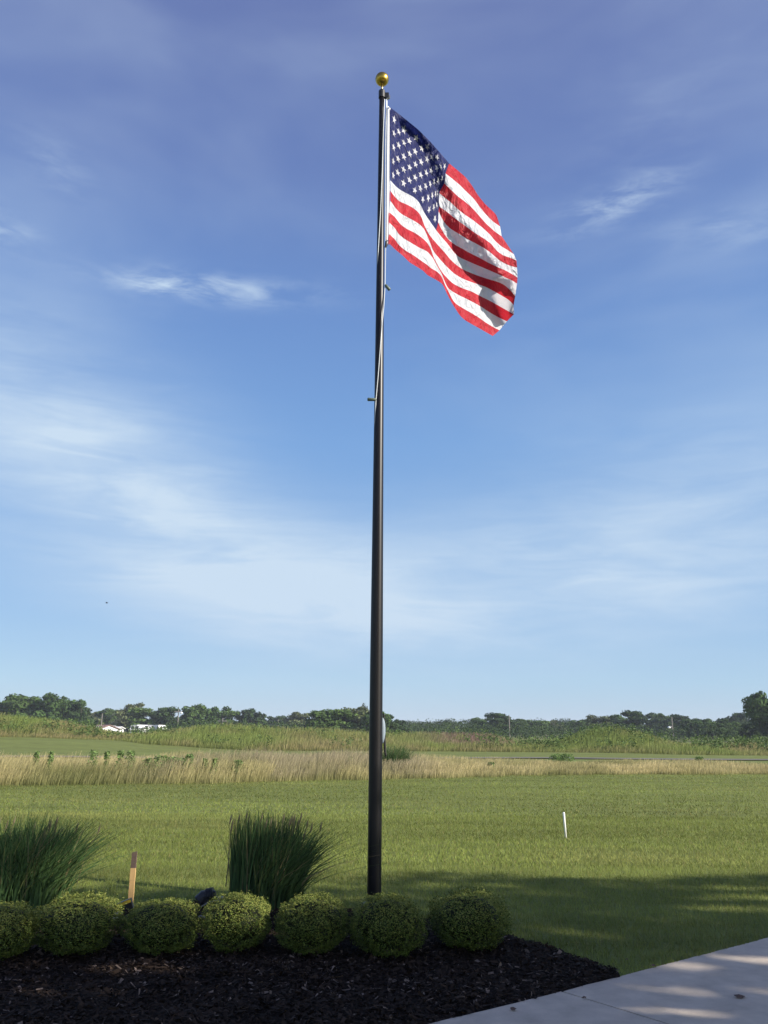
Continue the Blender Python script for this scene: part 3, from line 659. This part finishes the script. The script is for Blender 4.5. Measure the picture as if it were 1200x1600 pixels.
for b in range(14):
    t = (UG[ku:] - .4) / .6
    rgt = resample(BL[b], t)
    if b >= 8:
        lft = resample(HL[b] + [BL[b][0]], UG[:ku] / .4); full[b] = np.concatenate([lft, rgt])
        q = full[b].copy()
        for _ in range(4): q[1:-1] = (q[:-2] + 2 * q[1:-1] + q[2:]) / 4
        full[b] = q
    else: full[b] = rgt
for r in range(ROWS):
    b = min(r // SUB, 12); f = r / SUB - b; v = r / (ROWS - 1) * 13
    if v <= 7:
        G[r, ku:] = full[b][-(NU + 1 - ku):] * (1 - f) + full[min(b + 1, 13)][-(NU + 1 - ku):] * f
        G[r, :ku + 1] = canton(UG[:ku + 1] / .4 * 12, np.full(ku + 1, v / 7 * 10))
        if v == 7: G[r, ku] = BL[7][0]
    else:
        lo = full[b] if b > 7 else np.concatenate([canton(UG[:ku] / .4 * 12, np.full(ku, 10.)), full[7]])
        G[r] = lo * (1 - f) + full[b + 1] * f
# light smoothing across rows near the canton's right edge
Gs = G.copy()
for _ in range(2): Gs[1:-1, 1:-1] = .5 * Gs[1:-1, 1:-1] + .125 * (Gs[:-2, 1:-1] + Gs[2:, 1:-1] + Gs[1:-1, :-2] + Gs[1:-1, 2:])
G = Gs
def depth(x, y, u, v):
    """distance behind the pole (m): the cloth blows away to the right, with folds"""
    x = np.asarray(x, float); y = np.asarray(y, float)
    xf = np.maximum(x - 608, 0) / 200; d = 2.2 * xf ** .95 - .0012 * (y - 168 - .9 * (x - 608)) * np.minimum(1, u * 4)
    def band(RY, RX, VX, kk):
        xr = np.interp(y, RY, RX); xv = np.interp(y, RY, VX)
        sft = 3.0
        a = np.logaddexp(0, (x - xr) / sft) * sft; b = np.logaddexp(0, (x - xv) / sft) * sft
        return -(a - b) * kk
    d = d + band([168, 190, 210, 235, 275, 310, 345, 375, 400, 428, 450, 530], [612, 622, 645, 662, 672, 683, 690, 703, 716, 742, 770, 800],
                 [613, 640, 662, 682, 698, 712, 728, 752, 764, 780, 790, 802], .0130)
    d = d + band([168, 430, 436, 452, 470, 490, 505, 530], [830, 800, 768, 758, 768, 776, 786, 800], [840, 808, 803, 800, 803, 806, 800, 805], .0130)
    d = d + .014 * np.sin(.17 * (x - 610) - .10 * (y - 168)) * u + .006 * np.sin(.33 * x + .19 * y + 2) * np.minimum(1, u * 4)
    d = d + .02 * (vn(x, y, 14, 70) - .5) * np.minimum(1, u * 6) + .006 * (vn(x + y * .4, y, 4.2, 71) - .5) * np.minimum(1, u * 6)
    return d
def cloth_pt(x, y, u, v):
    d = ray(0, 0)
    R = _f[None] + _r[None] * ((np.ravel(x)[:, None] - 600) / FPX) + _u[None] * ((800 - np.ravel(y)[:, None]) / FPX)
    Yd = PY + depth(np.ravel(x), np.ravel(y), np.ravel(u), np.ravel(v)) - .01
    return CAM + R * (Yd / R[:, 1])[:, None]
UU, VV = np.meshgrid(UG, np.linspace(0, 1, ROWS))
P3 = cloth_pt(G[..., 0], G[..., 1], UU, VV)
i = np.arange(ROWS - 1)[:, None] * (NU + 1) + np.arange(NU)[None, :]
F = np.stack([i, i + NU + 1, i + NU + 2, i + 1], -1).reshape(-1, 4)
rr, cc = np.meshgrid(np.arange(ROWS - 1), np.arange(NU), indexing='ij')
st = rr // SUB; mi = np.where((st < 7) & (cc < ku), 2, np.where(st % 2 == 0, 0, 1)).ravel()
# stars, following the cloth on both faces
P3g = P3.reshape(ROWS, NU + 1, 3)
def surf(uu, vv):
    a = np.clip(uu * NU, 0, NU - 1e-4); b = np.clip(vv * (ROWS - 1), 0, ROWS - 1.0001); ai = a.astype(int); bi = b.astype(int); fa = (a - ai)[:, None]; fb = (b - bi)[:, None]
    p00, p01, p10, p11 = P3g[bi, ai], P3g[bi, ai + 1], P3g[bi + 1, ai], P3g[bi + 1, ai + 1]
    p = (p00 * (1 - fa) + p01 * fa) * (1 - fb) + (p10 * (1 - fa) + p11 * fa) * fb
    nn = np.cross((p01 - p00) * (1 - fb) + (p11 - p10) * fb, (p10 - p00) * (1 - fa) + (p11 - p01) * fa); nn /= np.linalg.norm(nn, axis=1)[:, None] + 1e-12
    return p, nn
SV, SF = [P3], [F]; base = len(P3); smi = [mi]
tri = []
for j in range(1, 10):
    for k in range(1, 12):
        if (j + k) % 2: continue
        cu, cv = k / 12 * .4, j / 10 * 7 / 13; R0 = .0616 / 2 * .97
        ang = np.arange(10) * math.pi / 5; rad = np.where(np.arange(10) % 2 == 0, R0, R0 * .42)
        du = rad * np.sin(ang) / 1.9; dv = -rad * np.cos(ang)
        uu = np.r_[cu, cu + du, cu + du * .5]; vv_ = np.r_[cv, cv + dv, cv + dv * .5]
        p, nn = surf(uu, vv_)
        for sgn in (1, -1):
            SV.append(p + nn * .004 * sgn)
            f = []
            for q in range(10):
                q2 = (q + 1) % 10
                f.append([base, base + 11 + q, base + 11 + q2, base]); f.append([base + 11 + q, base + 1 + q, base + 1 + q2, base + 11 + q2])
            f = [x_[:3] if x_[0] == x_[3] else x_ for x_ in f]
            tri += f; base += 21
Vall = np.concatenate(SV); Fall = [list(map(int, f)) for f in F] + tri
org = np.array([PX, PY, 0.])
fl = empty('flag', tuple(cloth_pt([608], [378], [0], [1])[0]), 'red, white and blue stars and stripes flag flying from the flagpole', 'flag')
off_ = np.array(fl.location)
o = mesh('cloth', Vall - off_, Fall, [M_fr, M_fw, M_fb], fl, smooth=True, midx=np.r_[mi, np.ones(len(tri), int)])
# canvas header along the hoist
hp = []
vs = np.linspace(0, 1, 24)
for xx in (606.2, 610.3):
    yy = 166 + (380 - 166) * vs; hp.append(cloth_pt(xx + (-1.8) * vs, yy, 0 * vs, vs) - off_ + np.array([0, -.006 if xx < 608 else .035, 0]))
V = np.concatenate(hp + [h + np.array([0, .008, 0]) for h in hp]); m = 24; F = []
for k in range(m - 1):
    F += [[k, m + k, m + k + 1, k + 1], [2 * m + k, 2 * m + k + 1, 3 * m + k + 1, 3 * m + k], [k, k + 1, 2 * m + k + 1, 2 * m + k], [m + k, 3 * m + k, 3 * m + k + 1, m + k + 1]]
mesh('header', V, F, mat('canvas', (.8, .8, .8), .8, vary=(50, .93, 1.03)), fl)
for vv_ in (170, 377):
    mb = MB(); p = cloth_pt([607.4 if vv_ < 200 else 605.6], [vv_], [0], [0])[0] - off_ + np.array([0, -.012, 0])
    mb.tube([p + (0, -.004, 0), p + (0, .004, 0)], .010, 12); mb.build('grommet', M_alu, fl)

# ------------------------------------------------------------------ stakes and small things by the bed
b0 = on_ground(203, 1422); t0 = at_y(210.5, 1331, b0[1]); ws = .023
ws_e = empty('wooden_stake', (b0[0], b0[1], 0), 'flat wooden stake with a dark tip behind the bushes', 'stake')
vec = t0 - b0; L_ = np.linalg.norm(vec); 
def stake(a, b, w2, t2, nm, m_):
    a = np.array(a); b = np.array(b); sgm = MB(); ax = np.array([1, 0, -.06]); n_ = 8; V = []
    for q in range(n_ + 1):
        p = a + (b - a) * q / n_; j_ = .0012 * math.sin(q * 2.1)
        for (sx, sy) in ((-1, -1), (1, -1), (1, 1), (-1, 1)): V.append(p + np.array([sx * (w2 + j_), sy * t2, 0]) + np.array([0, 0, (.006 if (q == n_ and nm == 'dark_tip') else 0) * sx]))
    F = [[0, 3, 2, 1], [4 * n_ + k for k in range(4)]]
    for q in range(n_):
        for k in range(4): F.append([4 * q + k, 4 * q + (k + 1) % 4, 4 * q + 4 + (k + 1) % 4, 4 * q + 4 + k])
    sgm.add(V, F); return sgm.build(nm, m_, ws_e)
stake((0, 0, -.05), vec * .72, ws, .010, 'shaft', M_wood); stake(vec * .7203, vec, ws, .010, 'dark_tip', M_wdark)  # upper end in a darker brown than the rest
pb = on_ground(884.3, 1309.5); pt = at_y(880.7, 1269, pb[1])
mb = MB(); vv3 = pt - pb; mb.tube([(0, 0, -.05), tuple(vv3 * .97), tuple(vv3)], [.017, .017, .011], 14)
o = mb.build('white_stake', M_white, None, True); o.location = tuple(pb); tag(o, 'thin white plastic stake leaning slightly in the mown lawn', 'stake')
# black box with a yellow strip leaning on the stake
q = on_ground(192, 1430); e = empty('plastic_case', (q[0], q[1] - .02, .03), 'small black case with a yellow strip against the wooden stake', 'case', rz=.15)
rt = np.array(Matrix.Rotation(RAD(-20), 3, 'Y')); mb = MB(); mb.box((-.055, -.03, 0), (.085, .03, .085), rt, (0, 0, .04)); body = mb.build('body', M_blackm, e)
mb = MB(); mb.box((-.035, -.036, .058), (.08, -.031, .082), rt, (0, 0, .04)); mb.build('strip', M_yel, e)
# low black spotlight between two bushes
q = on_ground(322, 1424); e = empty('garden_spotlight', (q[0], q[1], .02), 'black low garden spotlight lying behind two round bushes', 'spotlight')
mb = MB(); mb.tube([(-.07, -.02, .06), (-.03, 0, .095), (.05, .0, .115), (.08, 0, .12)], [.058, .062, .055, .03], 16); hd = mb.build('head', M_blackm, e)
mb = MB()
for k in range(5): mb.tube([(.0 + k * .014, 0, .108 + k * .003), (.004 + k * .014, 0, .109 + k * .003)], .064, 16)
mb.build('cooling_fin', M_blackm, hd)
mb = MB(); mb.box((-.02, -.06, -.02), (.02, -.052, .09)); mb.box((-.02, .052, -.02), (.02, .06, .09)); mb.box((-.02, -.06, -.022), (.02, .06, -.012)); mb.build('bracket', M_blackm, e)
mb = MB(); mb.box((.05, -.05, .03), (.15, .05, .10)); mb.build('ballast_box', M_blackm, e)
mb = MB(); mb.tube([(-.05, -.07, .0), (-.02, -.08, .04), (.04, -.085, .075), (.12, -.08, .09), (.17, -.07, .06), (.2, -.05, .0)], .006, 6); mb.build('cable', mat('grey_cable', (.25, .25, .24), .5, vary=(9, .9, 1.1)), e, True)
for (u, v, s_, lab) in ((184, 1438, .035, 'pale stone in the mulch just left of the bush below the stake'), (314, 1444, .03, 'pale stone in the mulch between two left bushes'), (180, 1446, .025, 'small grey stone in the mulch below another')):
    p = on_ground(u, v); mb = MB(); mb.ball((0, 0, .02), s_, 8, 6, (1.2, .9, .6))
    o = mb.build('stone', mat('stone', (.3, .28, .26), .9, vary=(20, .7, 1.1))); o.location = (p[0], p[1], .03); tag(o, lab, 'stone', 'stones in the mulch bed')

# ------------------------------------------------------------------ trees
def crown_mesh(seed, n=2600, shape=1.0, gaps=.0, leaf=.075, tint=(.045, .075, .022)):
    """unit crown: width 1, height 1 (z 0..1), many leaf sprays around lobes"""
    r_ = np.random.default_rng(seed); nb = 38
    B_ = []
    for k in range(nb):
        a = r_.uniform(0, 6.283); zz = r_.uniform(.08, .88); rm = .42 * math.sqrt(max(.05, 1 - ((zz - .42) / .62) ** 2)) * shape
        q = r_.uniform(.25, 1); B_.append((q * rm * math.cos(a), q * rm * math.sin(a), zz, r_.uniform(.09, .19)))
    B_ = np.array(B_); w_ = B_[:, 3] ** 2; idx = r_.choice(nb, n, p=w_ / w_.sum())
    d = r_.normal(size=(n, 3)); d /= np.linalg.norm(d, axis=1)[:, None]
    rad = B_[idx, 3] * (r_.random(n) ** .35) * 1.05
    P = B_[idx, :3] + d * rad[:, None] * np.array([1, 1, .8])
    P[:, 2] = np.clip(P[:, 2], 0, None); hi = np.percentile(P[:, 2], 99.7); P[:, 2] /= hi; P[:, :2] /= np.percentile(np.abs(P[:, :2]), 99) * 2
    tone = r_.uniform(.7, 1.35, nb)[idx] * r_.uniform(.7, 1.35, n)
    V, F = leaves(P, r_.uniform(.6, 1.4, n) * leaf * .55, d, .8)
    return V, F, np.repeat(np.array(tint) * tone[:, None], 4, 0)
def trunk_mesh(seed):
    r_ = np.random.default_rng(seed); mb = MB(); mb.tube([(0, 0, -.03), (0, 0, .2), (.01, 0, .5), (.0, .01, .85)], [.035, .026, .016, .004], 7)
    for k in range(7):
        a = r_.uniform(0, 6.28); z0 = r_.uniform(.18, .6); l = r_.uniform(.15, .34)
        mb.tube([(0, 0, z0), (l * .5 * math.cos(a), l * .5 * math.sin(a), z0 + .1), (l * math.cos(a), l * math.sin(a), z0 + .26)], [.012, .008, .002], 5)
    return mb
kinds = []
TI = [(.050, .088, .024), (.066, .110, .030), (.105, .125, .052), (.040, .070, .023), (.080, .130, .034), (.036, .062, .024)]
for s in range(6):
    V, F, c = crown_mesh(100 + s, 5200, (1, .95, 1.05, 1, .9, 1.1)[s], tint=TI[s]); kinds.append([V, F, c, trunk_mesh(200 + s), None, None])
V, F, c = crown_mesh(130, 900, .9, tint=(.075, .085, .05)); kinds.append([V, F, c, trunk_mesh(230), None, None])   # sparse, half bare
def tree(u, vtop, wpx, Y, kind, lab, name='tree', group='trees along the horizon', base=0.0):
    g0 = at_y(u, 1140, Y); H = (at_y(u, vtop, Y)[2] - base) * (.97 if u < 640 else 1.08); W = wpx / FPX * Y * 1.15
    e = empty(name, (g0[0], Y, base), lab, 'tree', group, rz=(u * 7.3) % 6.28)
    K = kinds[kind]
    if K[4] is None:
        K[4] = mesh('crown', K[0], K[1], M_tree, e, cols=K[2]); K[5] = K[3].build('trunk', M_bark, e); cr, tk = K[4], K[5]
    else:
        cr = link(K[4].copy(), e); tk = link(K[5].copy(), e)
    cr.scale = (W, W, H * .94); cr.location = (0, 0, H * .06); tk.scale = (H * .8, H * .8, H * .95)
    return e
TR = [(-30, 1092, 60, 190, 0, 'dark tree at the far left edge, cut by the frame'), (24, 1085, 64, 190, 1, 'broad dark tree above the tall-grass mound at far left'), (83, 1084, 56, 190, 0, 'big rounded dark tree, second from the left'),
      (124, 1093, 32, 190, 3, 'narrow tree with bare twigs right of the big rounded one'), (113, 1096, 20, 192, 6, 'thin half-bare tree between two dark trees at left'), (146, 1112, 34, 240, 2, 'low tree behind the red-roofed house'), (166, 1107, 34, 240, 1, 'rounded tree behind the low white shed'),
      (184, 1110, 24, 235, 6, 'bare-branched tree between the shed and the tall pair'), (200, 1098, 38, 225, 2, 'tall olive tree with a light crown above the white house'), (226, 1106, 50, 215, 4, 'bright green round tree right of the white house'),
      (247, 1110, 28, 220, 1, 'small tree tucked right of the bright green one'), (267, 1104, 44, 215, 3, 'dark rounded tree above the parked white vans'), (303, 1100, 38, 215, 1, 'tall narrow green tree left of the grey utility pole'),
      (337, 1104, 38, 225, 0, 'rounded tree behind the grey utility pole'), (362, 1110, 34, 225, 4, 'pale green tree right of the grey utility pole'), (392, 1107, 46, 225, 5, 'wide dark tree at the end of the left tree group'),
      (424, 1119, 26, 300, 5, 'distant low tree beyond the left group'), (440, 1118, 24, 290, 3, 'small distant tree beside a thin pole'), (463, 1113, 42, 240, 2, 'soft round tree in the gap left of the big thicket'),
      (487, 1124, 26, 260, 4, 'low shrub-like tree at the foot of the thicket'), (507, 1108, 46, 160, 1, 'leafy tree at the left end of the thicket beside the flagpole'), (534, 1108, 46, 160, 4, 'green tree in the middle of the thicket left of the flagpole'),
      (558, 1104, 50, 162, 2, 'light green tree just left of the flagpole'), (570, 1098, 16, 165, 6, 'wispy treetop rising just left of the flagpole'), (585, 1110, 40, 160, 0, 'tree hidden half behind the flagpole'),
      (606, 1116, 30, 165, 3, 'dark tree just right of the flagpole'), (622, 1124, 30, 180, 5, 'low bush-like tree right of the dark one by the flagpole'), (768, 1117, 46, 210, 3, 'dark tree left of the tall thin pole'),
      (748, 1124, 26, 230, 1, 'small tree left of the dark one by the thin pole'), (790, 1122, 30, 215, 5, 'dark tree right behind the tall thin pole'), (812, 1126, 36, 240, 1, 'low green tree right of the tall thin pole'),
      (838, 1128, 38, 240, 4, 'pale low tree above the gap between two mounds'), (866, 1128, 36, 250, 2, 'low tree left of the green mound'), (888, 1130, 30, 250, 0, 'small dark tree above the left shoulder of the green mound'),
      (912, 1126, 38, 230, 1, 'rounded tree above the left part of the green mound'), (936, 1121, 40, 215, 2, 'tree above the crest of the green mound'), (960, 1120, 34, 215, 0, 'dark tree right of the mound crest tree'),
      (984, 1114, 42, 205, 3, 'flat-topped tree standing a little above its neighbours'), (1012, 1119, 46, 230, 5, 'wide dark tree right of the flat-topped one'), (1036, 1118, 40, 235, 0, 'dark tree left of the pole with a white lamp'),
      (1064, 1120, 40, 225, 5, 'dark tree right of the pole with a white lamp'), (1086, 1126, 46, 190, 3, 'low dark tree near the lamp pole'), (1112, 1126, 44, 185, 0, 'dark rounded shrub-like tree at right'),
      (1140, 1130, 40, 185, 1, 'green low tree between the dark ones at right'), (1152, 1118, 40, 240, 5, 'tree showing behind the low green one at right'), (1165, 1117, 34, 235, 3, 'dark tree left of the big tree at the right edge'),
      (1204, 1088, 56, 140, 0, 'large grey-green tree at the right edge of the photo'), (1235, 1100, 60, 140, 0, 'dark tree just past the right edge'), (1172, 1132, 30, 150, 5, 'bush-like dark tree below the large right-edge tree')]
for t_ in TR: tree(*t_)
# far wood, one hazy mass
nc = 620; az_ = rng.uniform(-.62, .62, nc); Yc = rng.uniform(290, 400, nc); xc = az_ * Yc
hc = (4.2 + 1.9 * vn(xc, xc * 0, 14, 90) + rng.normal(0, .5, nc)) * np.interp(az_, [-.6, -.2, -.1, .02, .1, .2, .3, .5], [.8, .8, .85, 1.0, 1.0, 1.0, 1.0, 1.15]); wc = rng.uniform(2.6, 5.2, nc)
n = 190000; ci = rng.integers(0, nc, n); d = rng.normal(size=(n, 3)); d /= np.linalg.norm(d, axis=1)[:, None]; d *= (rng.random(n) ** .25)[:, None]
x = xc[ci] + d[:, 0] * wc[ci]; Yw = Yc[ci] + d[:, 1] * wc[ci]; z = hc[ci] * (.48 + .52 * d[:, 2])
P = np.stack([x, Yw, z], 1); V, F = leaves(P, rng.uniform(.2, .42, n), d, 1.0)
c = np.array([.040, .062, .024]) * (rng.uniform(.7, 1.3, n) * rng.uniform(.7, 1.35, nc)[ci])[:, None]
tag(mesh('far_wood', V, F, M_tree, cols=np.repeat(c, 4, 0)), 'distant blue-green wood along the whole horizon', 'wood', kind='stuff')
# undergrowth band in front of the trees
n = 50000; x = rng.uniform(-125, 125, n); Yw = rng.uniform(150, 235, n)
k = ~((x / Yw > -.345) & (x / Yw < -.30)); x = x[k]; Yw = Yw[k]; n = len(x)
z = (1.6 + 2.2 * vn(x, Yw, 9, 95)) * rng.random(n) * np.where((x / Yw > -.302) & (x / Yw < -.262), .62, 1)
V, F = leaves(np.stack([x, Yw, z], 1), rng.uniform(.12, .26, n), np.array([.2, -.5, .5]), 1.0)
tag(mesh('undergrowth', V, F, M_tree, cols=np.repeat(np.array([.036, .060, .020]) * rng.uniform(.6, 1.4, (n, 1)), 4, 0)), 'low scrub at the foot of the distant trees', 'scrub', kind='stuff')

# ------------------------------------------------------------------ trees that stand right of and behind the camera and shade the bed
SH_EDGE = [(-500, 1398), (0, 1392), (100, 1388), (200, 1382), (270, 1392), (345, 1378), (460, 1372), (520, 1376), (560, 1368), (620, 1366), (700, 1363), (830, 1371), (960, 1373), (1000, 1373), (1130, 1371), (1200, 1366), (1500, 1360)]
eP = np.array([on_ground(*p)[:2] for p in SH_EDGE])
holes = []
def hole_px(u, v, rx, ry): p = on_ground(u, v); holes.append((p[0], p[1], rx, ry))
for h_ in ((1060, 1515, .20, .10), (1172, 1505, .30, .10), (1050, 1556, .22, .06), (975, 1549, .18, .05), (1000, 1585, .25, .07), (1085, 1592, .3, .05), (1165, 1552, .3, .06), (1010, 1522, .1, .04),
           (1165, 1388, .55, .10), (1160, 1404, .8, .13), (1120, 1420, .5, .1), (205, 1400, .22, .06)): hole_px(*h_)
holes += [(-4.3, 6.78, .8, .34), (-3.5, 6.84, .5, .28), (-2.75, 6.82, .38, .26), (-2.1, 6.84, .34, .22), (-1.42, 6.78, .46, .36), (-.72, 6.85, .25, .16), (-.05, 6.9, .2, .11), (-3.1, 8.13, .75, .32), (-3.4, 6.0, .6, .10), (-1.7, 5.95, .4, .08)]
kx, ky = -S[0] / S[2], -S[1] / S[2]
SHT = [((3.5, -1.2), 5.2, (3.6, 2.4, 2.8), 'leafy tree behind the photographer, nearest the bed'), ((9, .2), 5.8, (4.2, 2.8, 3.4), 'leafy tree right of the photographer shading the pavement'),
       ((15, .6), 7.4, (4.4, 3.0, 3.8), 'tall leafy tree further right shading the lawn'), ((21, .8), 8.6, (4.4, 3.0, 3.6), 'tallest leafy tree right of the pavement'), ((27, .6), 8.4, (4.4, 3.0, 4.2), 'outermost leafy tree on the right')]
for (cx, cy), cz_, (rx, ry, rz_), lab in SHT:
    e = empty('shade_tree', (cx, cy, 0), lab, 'tree', 'shade trees by the pavement')
    nb = 30; d = rng.normal(size=(nb, 3)); d /= np.linalg.norm(d, axis=1)[:, None]; Bc = d * (rng.random(nb) ** .4)[:, None] * .75
    n = 9000; P = Bc[rng.integers(0, nb, n)] + rng.normal(0, .22, (n, 3)); P = P[np.linalg.norm(P, axis=1) < 1.12]
    P = P * np.array([rx, ry, rz_]) + np.array([cx, cy, cz_])
    fx = P[:, 0] + kx * P[:, 2]; fy = P[:, 1] + ky * P[:, 2]
    keep = (fy < np.interp(fx, eP[:, 0], eP[:, 1]) + rng.normal(0, .05, len(P))) & (P[:, 2] > 1.8)  # unseen crowns trimmed so their shade ends along the chosen edge
    for (a, b, r1, r2) in holes:
        keep &= ((fx - a) / r1) ** 2 + ((fy - b) / r2) ** 2 > rng.uniform(.7, 1.6, len(P))  # gaps cut in the leaves so sun patches land on bushes, stake and pavement
    q = P - CAM; fw = q @ _f; keep &= ~((fw > 0) & (np.abs(q @ _r) < .58 * fw + .3) & (q @ _u < .74 * fw + .3))
    P = P[keep]; V, F = leaves(P, rng.uniform(.07, .14, len(P)), None)
    mesh('crown', V - np.array([cx, cy, 0]), F, M_tree, e, cols=np.repeat(np.array([.05, .09, .025]) * rng.uniform(.7, 1.3, (len(P), 1)), 4, 0))
    mb = MB(); mb.tube([(0, 0, -.1), (0, 0, 1.2), (.1, 0, cz_ - 1), (0, .1, cz_ + rz_ * .5)], [.24, .18, .12, .03], 12)
    for k in range(6):
        a = k * 1.1; mb.tube([(0, 0, 2 + k * .4), (1.0 * math.cos(a), .7 * math.sin(a), 3.2 + k * .4), (2.0 * math.cos(a), 1.4 * math.sin(a), 4.2 + k * .5)], [.07, .05, .015], 7)
    mb.build('trunk', M_bark, e, True)

# ------------------------------------------------------------------ far buildings, vans and poles
def house(u0, u1, vbase, vwall, vroof, Y, roofm, lab, name='house', gable=True, depth_=7, rz=0):
    a = at_y(u0, vbase, Y); b = at_y(u1, vbase, Y); W = b[0] - a[0]; zb = 0.0; zw = at_y(u0, vwall, Y)[2]; zr = at_y(u0, vroof, Y)[2]
    e = empty(name, ((a[0] + b[0]) / 2, Y, zb), lab, 'house' if name == 'house' else 'shed', rz=rz); w2 = W / 2
    mb = MB(); mb.box((-w2, 0, 0), (w2, depth_, zw)); mb.add([(w2, 0, zw), (w2, depth_, zw), (w2, depth_ / 2, zr - .1), (-w2, 0, zw), (-w2, depth_, zw), (-w2, depth_ / 2, zr - .1)], [[0, 1, 2], [5, 4, 3]])
    wl = mb.build('wall', M_wallw, e)
    mb = MB(); t = .15; o_ = .35
    for s_ in (0, 1):
        y0_, y1_ = (-o_, depth_ / 2) if s_ == 0 else (depth_ + o_, depth_ / 2)
        mb.add([(-w2 - o_, y0_, zw), (w2 + o_, y0_, zw), (w2 + o_, y1_, zr), (-w2 - o_, y1_, zr), (-w2 - o_, y0_, zw + t), (w2 + o_, y0_, zw + t), (w2 + o_, y1_, zr + t), (-w2 - o_, y1_, zr + t)],
               [[0, 1, 2, 3], [7, 6, 5, 4], [0, 4, 5, 1], [1, 5, 6, 2], [3, 2, 6, 7], [0, 3, 7, 4]])
    mb.build('roof', roofm, e)
    for k in (-.5, .5):
        fr = MB().box((k * w2 - .45, -.05, .9), (k * w2 + .45, -.003, 2.0)).build('window', M_wallw, e)
        MB().box((k * w2 - .36, -.07, .98), (k * w2 + .36, -.052, 1.92)).build('pane', M_glass, fr)
    MB().box((-.45, -.04, 0), (.45, -.003, 2.0)).build('door', M_roofg, e)
    return e
house(116, 153, 1150, 1140, 1133, 185, M_roofr, 'low house with a red-brown roof and white gable behind the left mound', depth_=9, rz=RAD(-14))
house(161, 182, 1150, 1139, 1136, 195, M_wallw, 'low white flat-roofed shed right of the red-roofed house', 'shed', depth_=5)
house(203, 216, 1150, 1141, 1135.5, 190, M_wallw, 'small white house under the tall olive tree', depth_=6)
def van(u, Y, ln_, lab, rz):
    g0 = at_y(u, 1140, Y); e = empty('parked_van', (g0[0], Y, 0), lab, 'van', 'white vans parked by the trees', rz=rz)
    V = [(-ln_ / 2, .5), (ln_ / 2, .5), (ln_ / 2, 1.25), (ln_ / 2 - .7, 1.4), (ln_ / 2 - 1.3, 2.2), (-ln_ / 2, 2.25)]
    n = len(V); VV_ = [(a, -1, b) for a, b in V] + [(a, 1, b) for a, b in V]
    F = [list(range(n)), [n + k for k in range(n)][::-1]] + [[k, n + k, n + (k + 1) % n, (k + 1) % n] for k in range(n)]
    MB().add(VV_, F).build('body', M_wallw, e)
    for sx in (-ln_ / 2 + .9, ln_ / 2 - .9):
        for sy in (-1.0, 1.0): MB().tube([(sx, sy - .1, .36), (sx, sy + .1, .36)], .36, 14).build('wheel', M_blackm, e)
    for sy in (-1.012, 1.003): MB().box((ln_ / 2 - 1.9, sy, 1.4), (ln_ / 2 - 1.15, sy + .009, 2.0)).build('side_window', M_glass, e)
    MB().add([(ln_ / 2 - .69, -.85, 1.45), (ln_ / 2 - .69, .85, 1.45), (ln_ / 2 - 1.24, .85, 2.15), (ln_ / 2 - 1.24, -.85, 2.15)], [[0, 1, 2, 3]]).build('windscreen', M_glass, e)
van(227, 196, 3.6, 'white van beside the small white house', .2); van(240, 205, 3.8, 'white van in the middle of the parked three', -.15); van(252, 200, 3.2, 'short white van at the right end of the parked three', .9)
van(219, 205, 3.0, 'short white van half hidden by the white house', 1.2)
def upole(u, vtop, Y, lab, r=.13, arm=True, lamp=False):
    g0 = at_y(u, 1140, Y); H = at_y(u, vtop, Y)[2]; e = empty('utility_pole', (g0[0], Y, 0), lab, 'pole', 'poles along the horizon')
    MB().tube([(0, 0, -.3), (0, 0, H)], [r * 1.15, r * .85], 8).build('post', M_pine, e)
    if arm: MB().box((-1.0, -.12 - r, H - .7), (1.0, -r, H - .55)).build('crossarm', M_pine, e)
    if lamp:
        s_ = -.6 if lamp < 0 else .6; z_ = H - abs(lamp)
        MB().tube([(0, 0, z_), (s_ * .7, -.1, z_ + .2), (s_, -.15, z_)], .04, 6).build('lamp_arm', M_alu, e)
        MB().ball((s_ * 1.2, -.15, z_ - .1), .34, 12, 8, (1, 1, .7)).build('lamp_head', M_lampw, e)
upole(157.5, 1115, 170, 'pole with a white lamp above the red-roofed house', .1, False, -2.6)
upole(347, 1122, 180, 'grey utility pole among the left trees', .12, True)
upole(434, 1124, 190, 'thin pole in the gap left of the thicket', .1, False)
upole(277, 1108, 205, 'pole with a pale transformer among dark trees', .12, True, .8)
upole(796, 1117, 170, 'tall thin pale pole right of the purple flowers', .11, False)
upole(1051, 1120, 165, 'pole with a white lamp among the right-hand trees', .12, False, -2.0)
# bird
p = at_y(167, 942, 60); mb = MB(); mb.ball((0, 0, 0), .05, 10, 8, (1.9, .7, .7)); bd = mb.build('bird', M_blackm, None, True); bd.location = tuple(p)
mb = MB()
for s_ in (-1, 1): mb.add([(.03, 0, .02), (-.04, 0, .02), (-.05, s_ * .1, .05), (.01, s_ * .11, .055), (-.04, s_ * .2, .02)], [[0, 1, 2, 3], [3, 2, 4]])
mb.build('wing', M_blackm, bd); tag(bd, 'tiny dark bird flying in the sky at left', 'bird')

# ------------------------------------------------------------------ air
hb = MB().box((-2600, -70, -1.5), (2600, 3600, 15.0))
mh = bpy.data.materials.new('haze_air'); mh.use_nodes = True; mh.node_tree.nodes.clear()
ho = mh.node_tree.nodes.new('ShaderNodeOutputMaterial'); hv = mh.node_tree.nodes.new('ShaderNodeVolumePrincipled')
hv.inputs['Color'].default_value = (.80, .88, 1.0, 1); hv.inputs['Density'].default_value = .00032; hv.inputs['Anisotropy'].default_value = .0
mh.node_tree.links.new(hv.outputs[0], ho.inputs['Volume'])
tag(hb.build('haze', mh), kind='stuff')
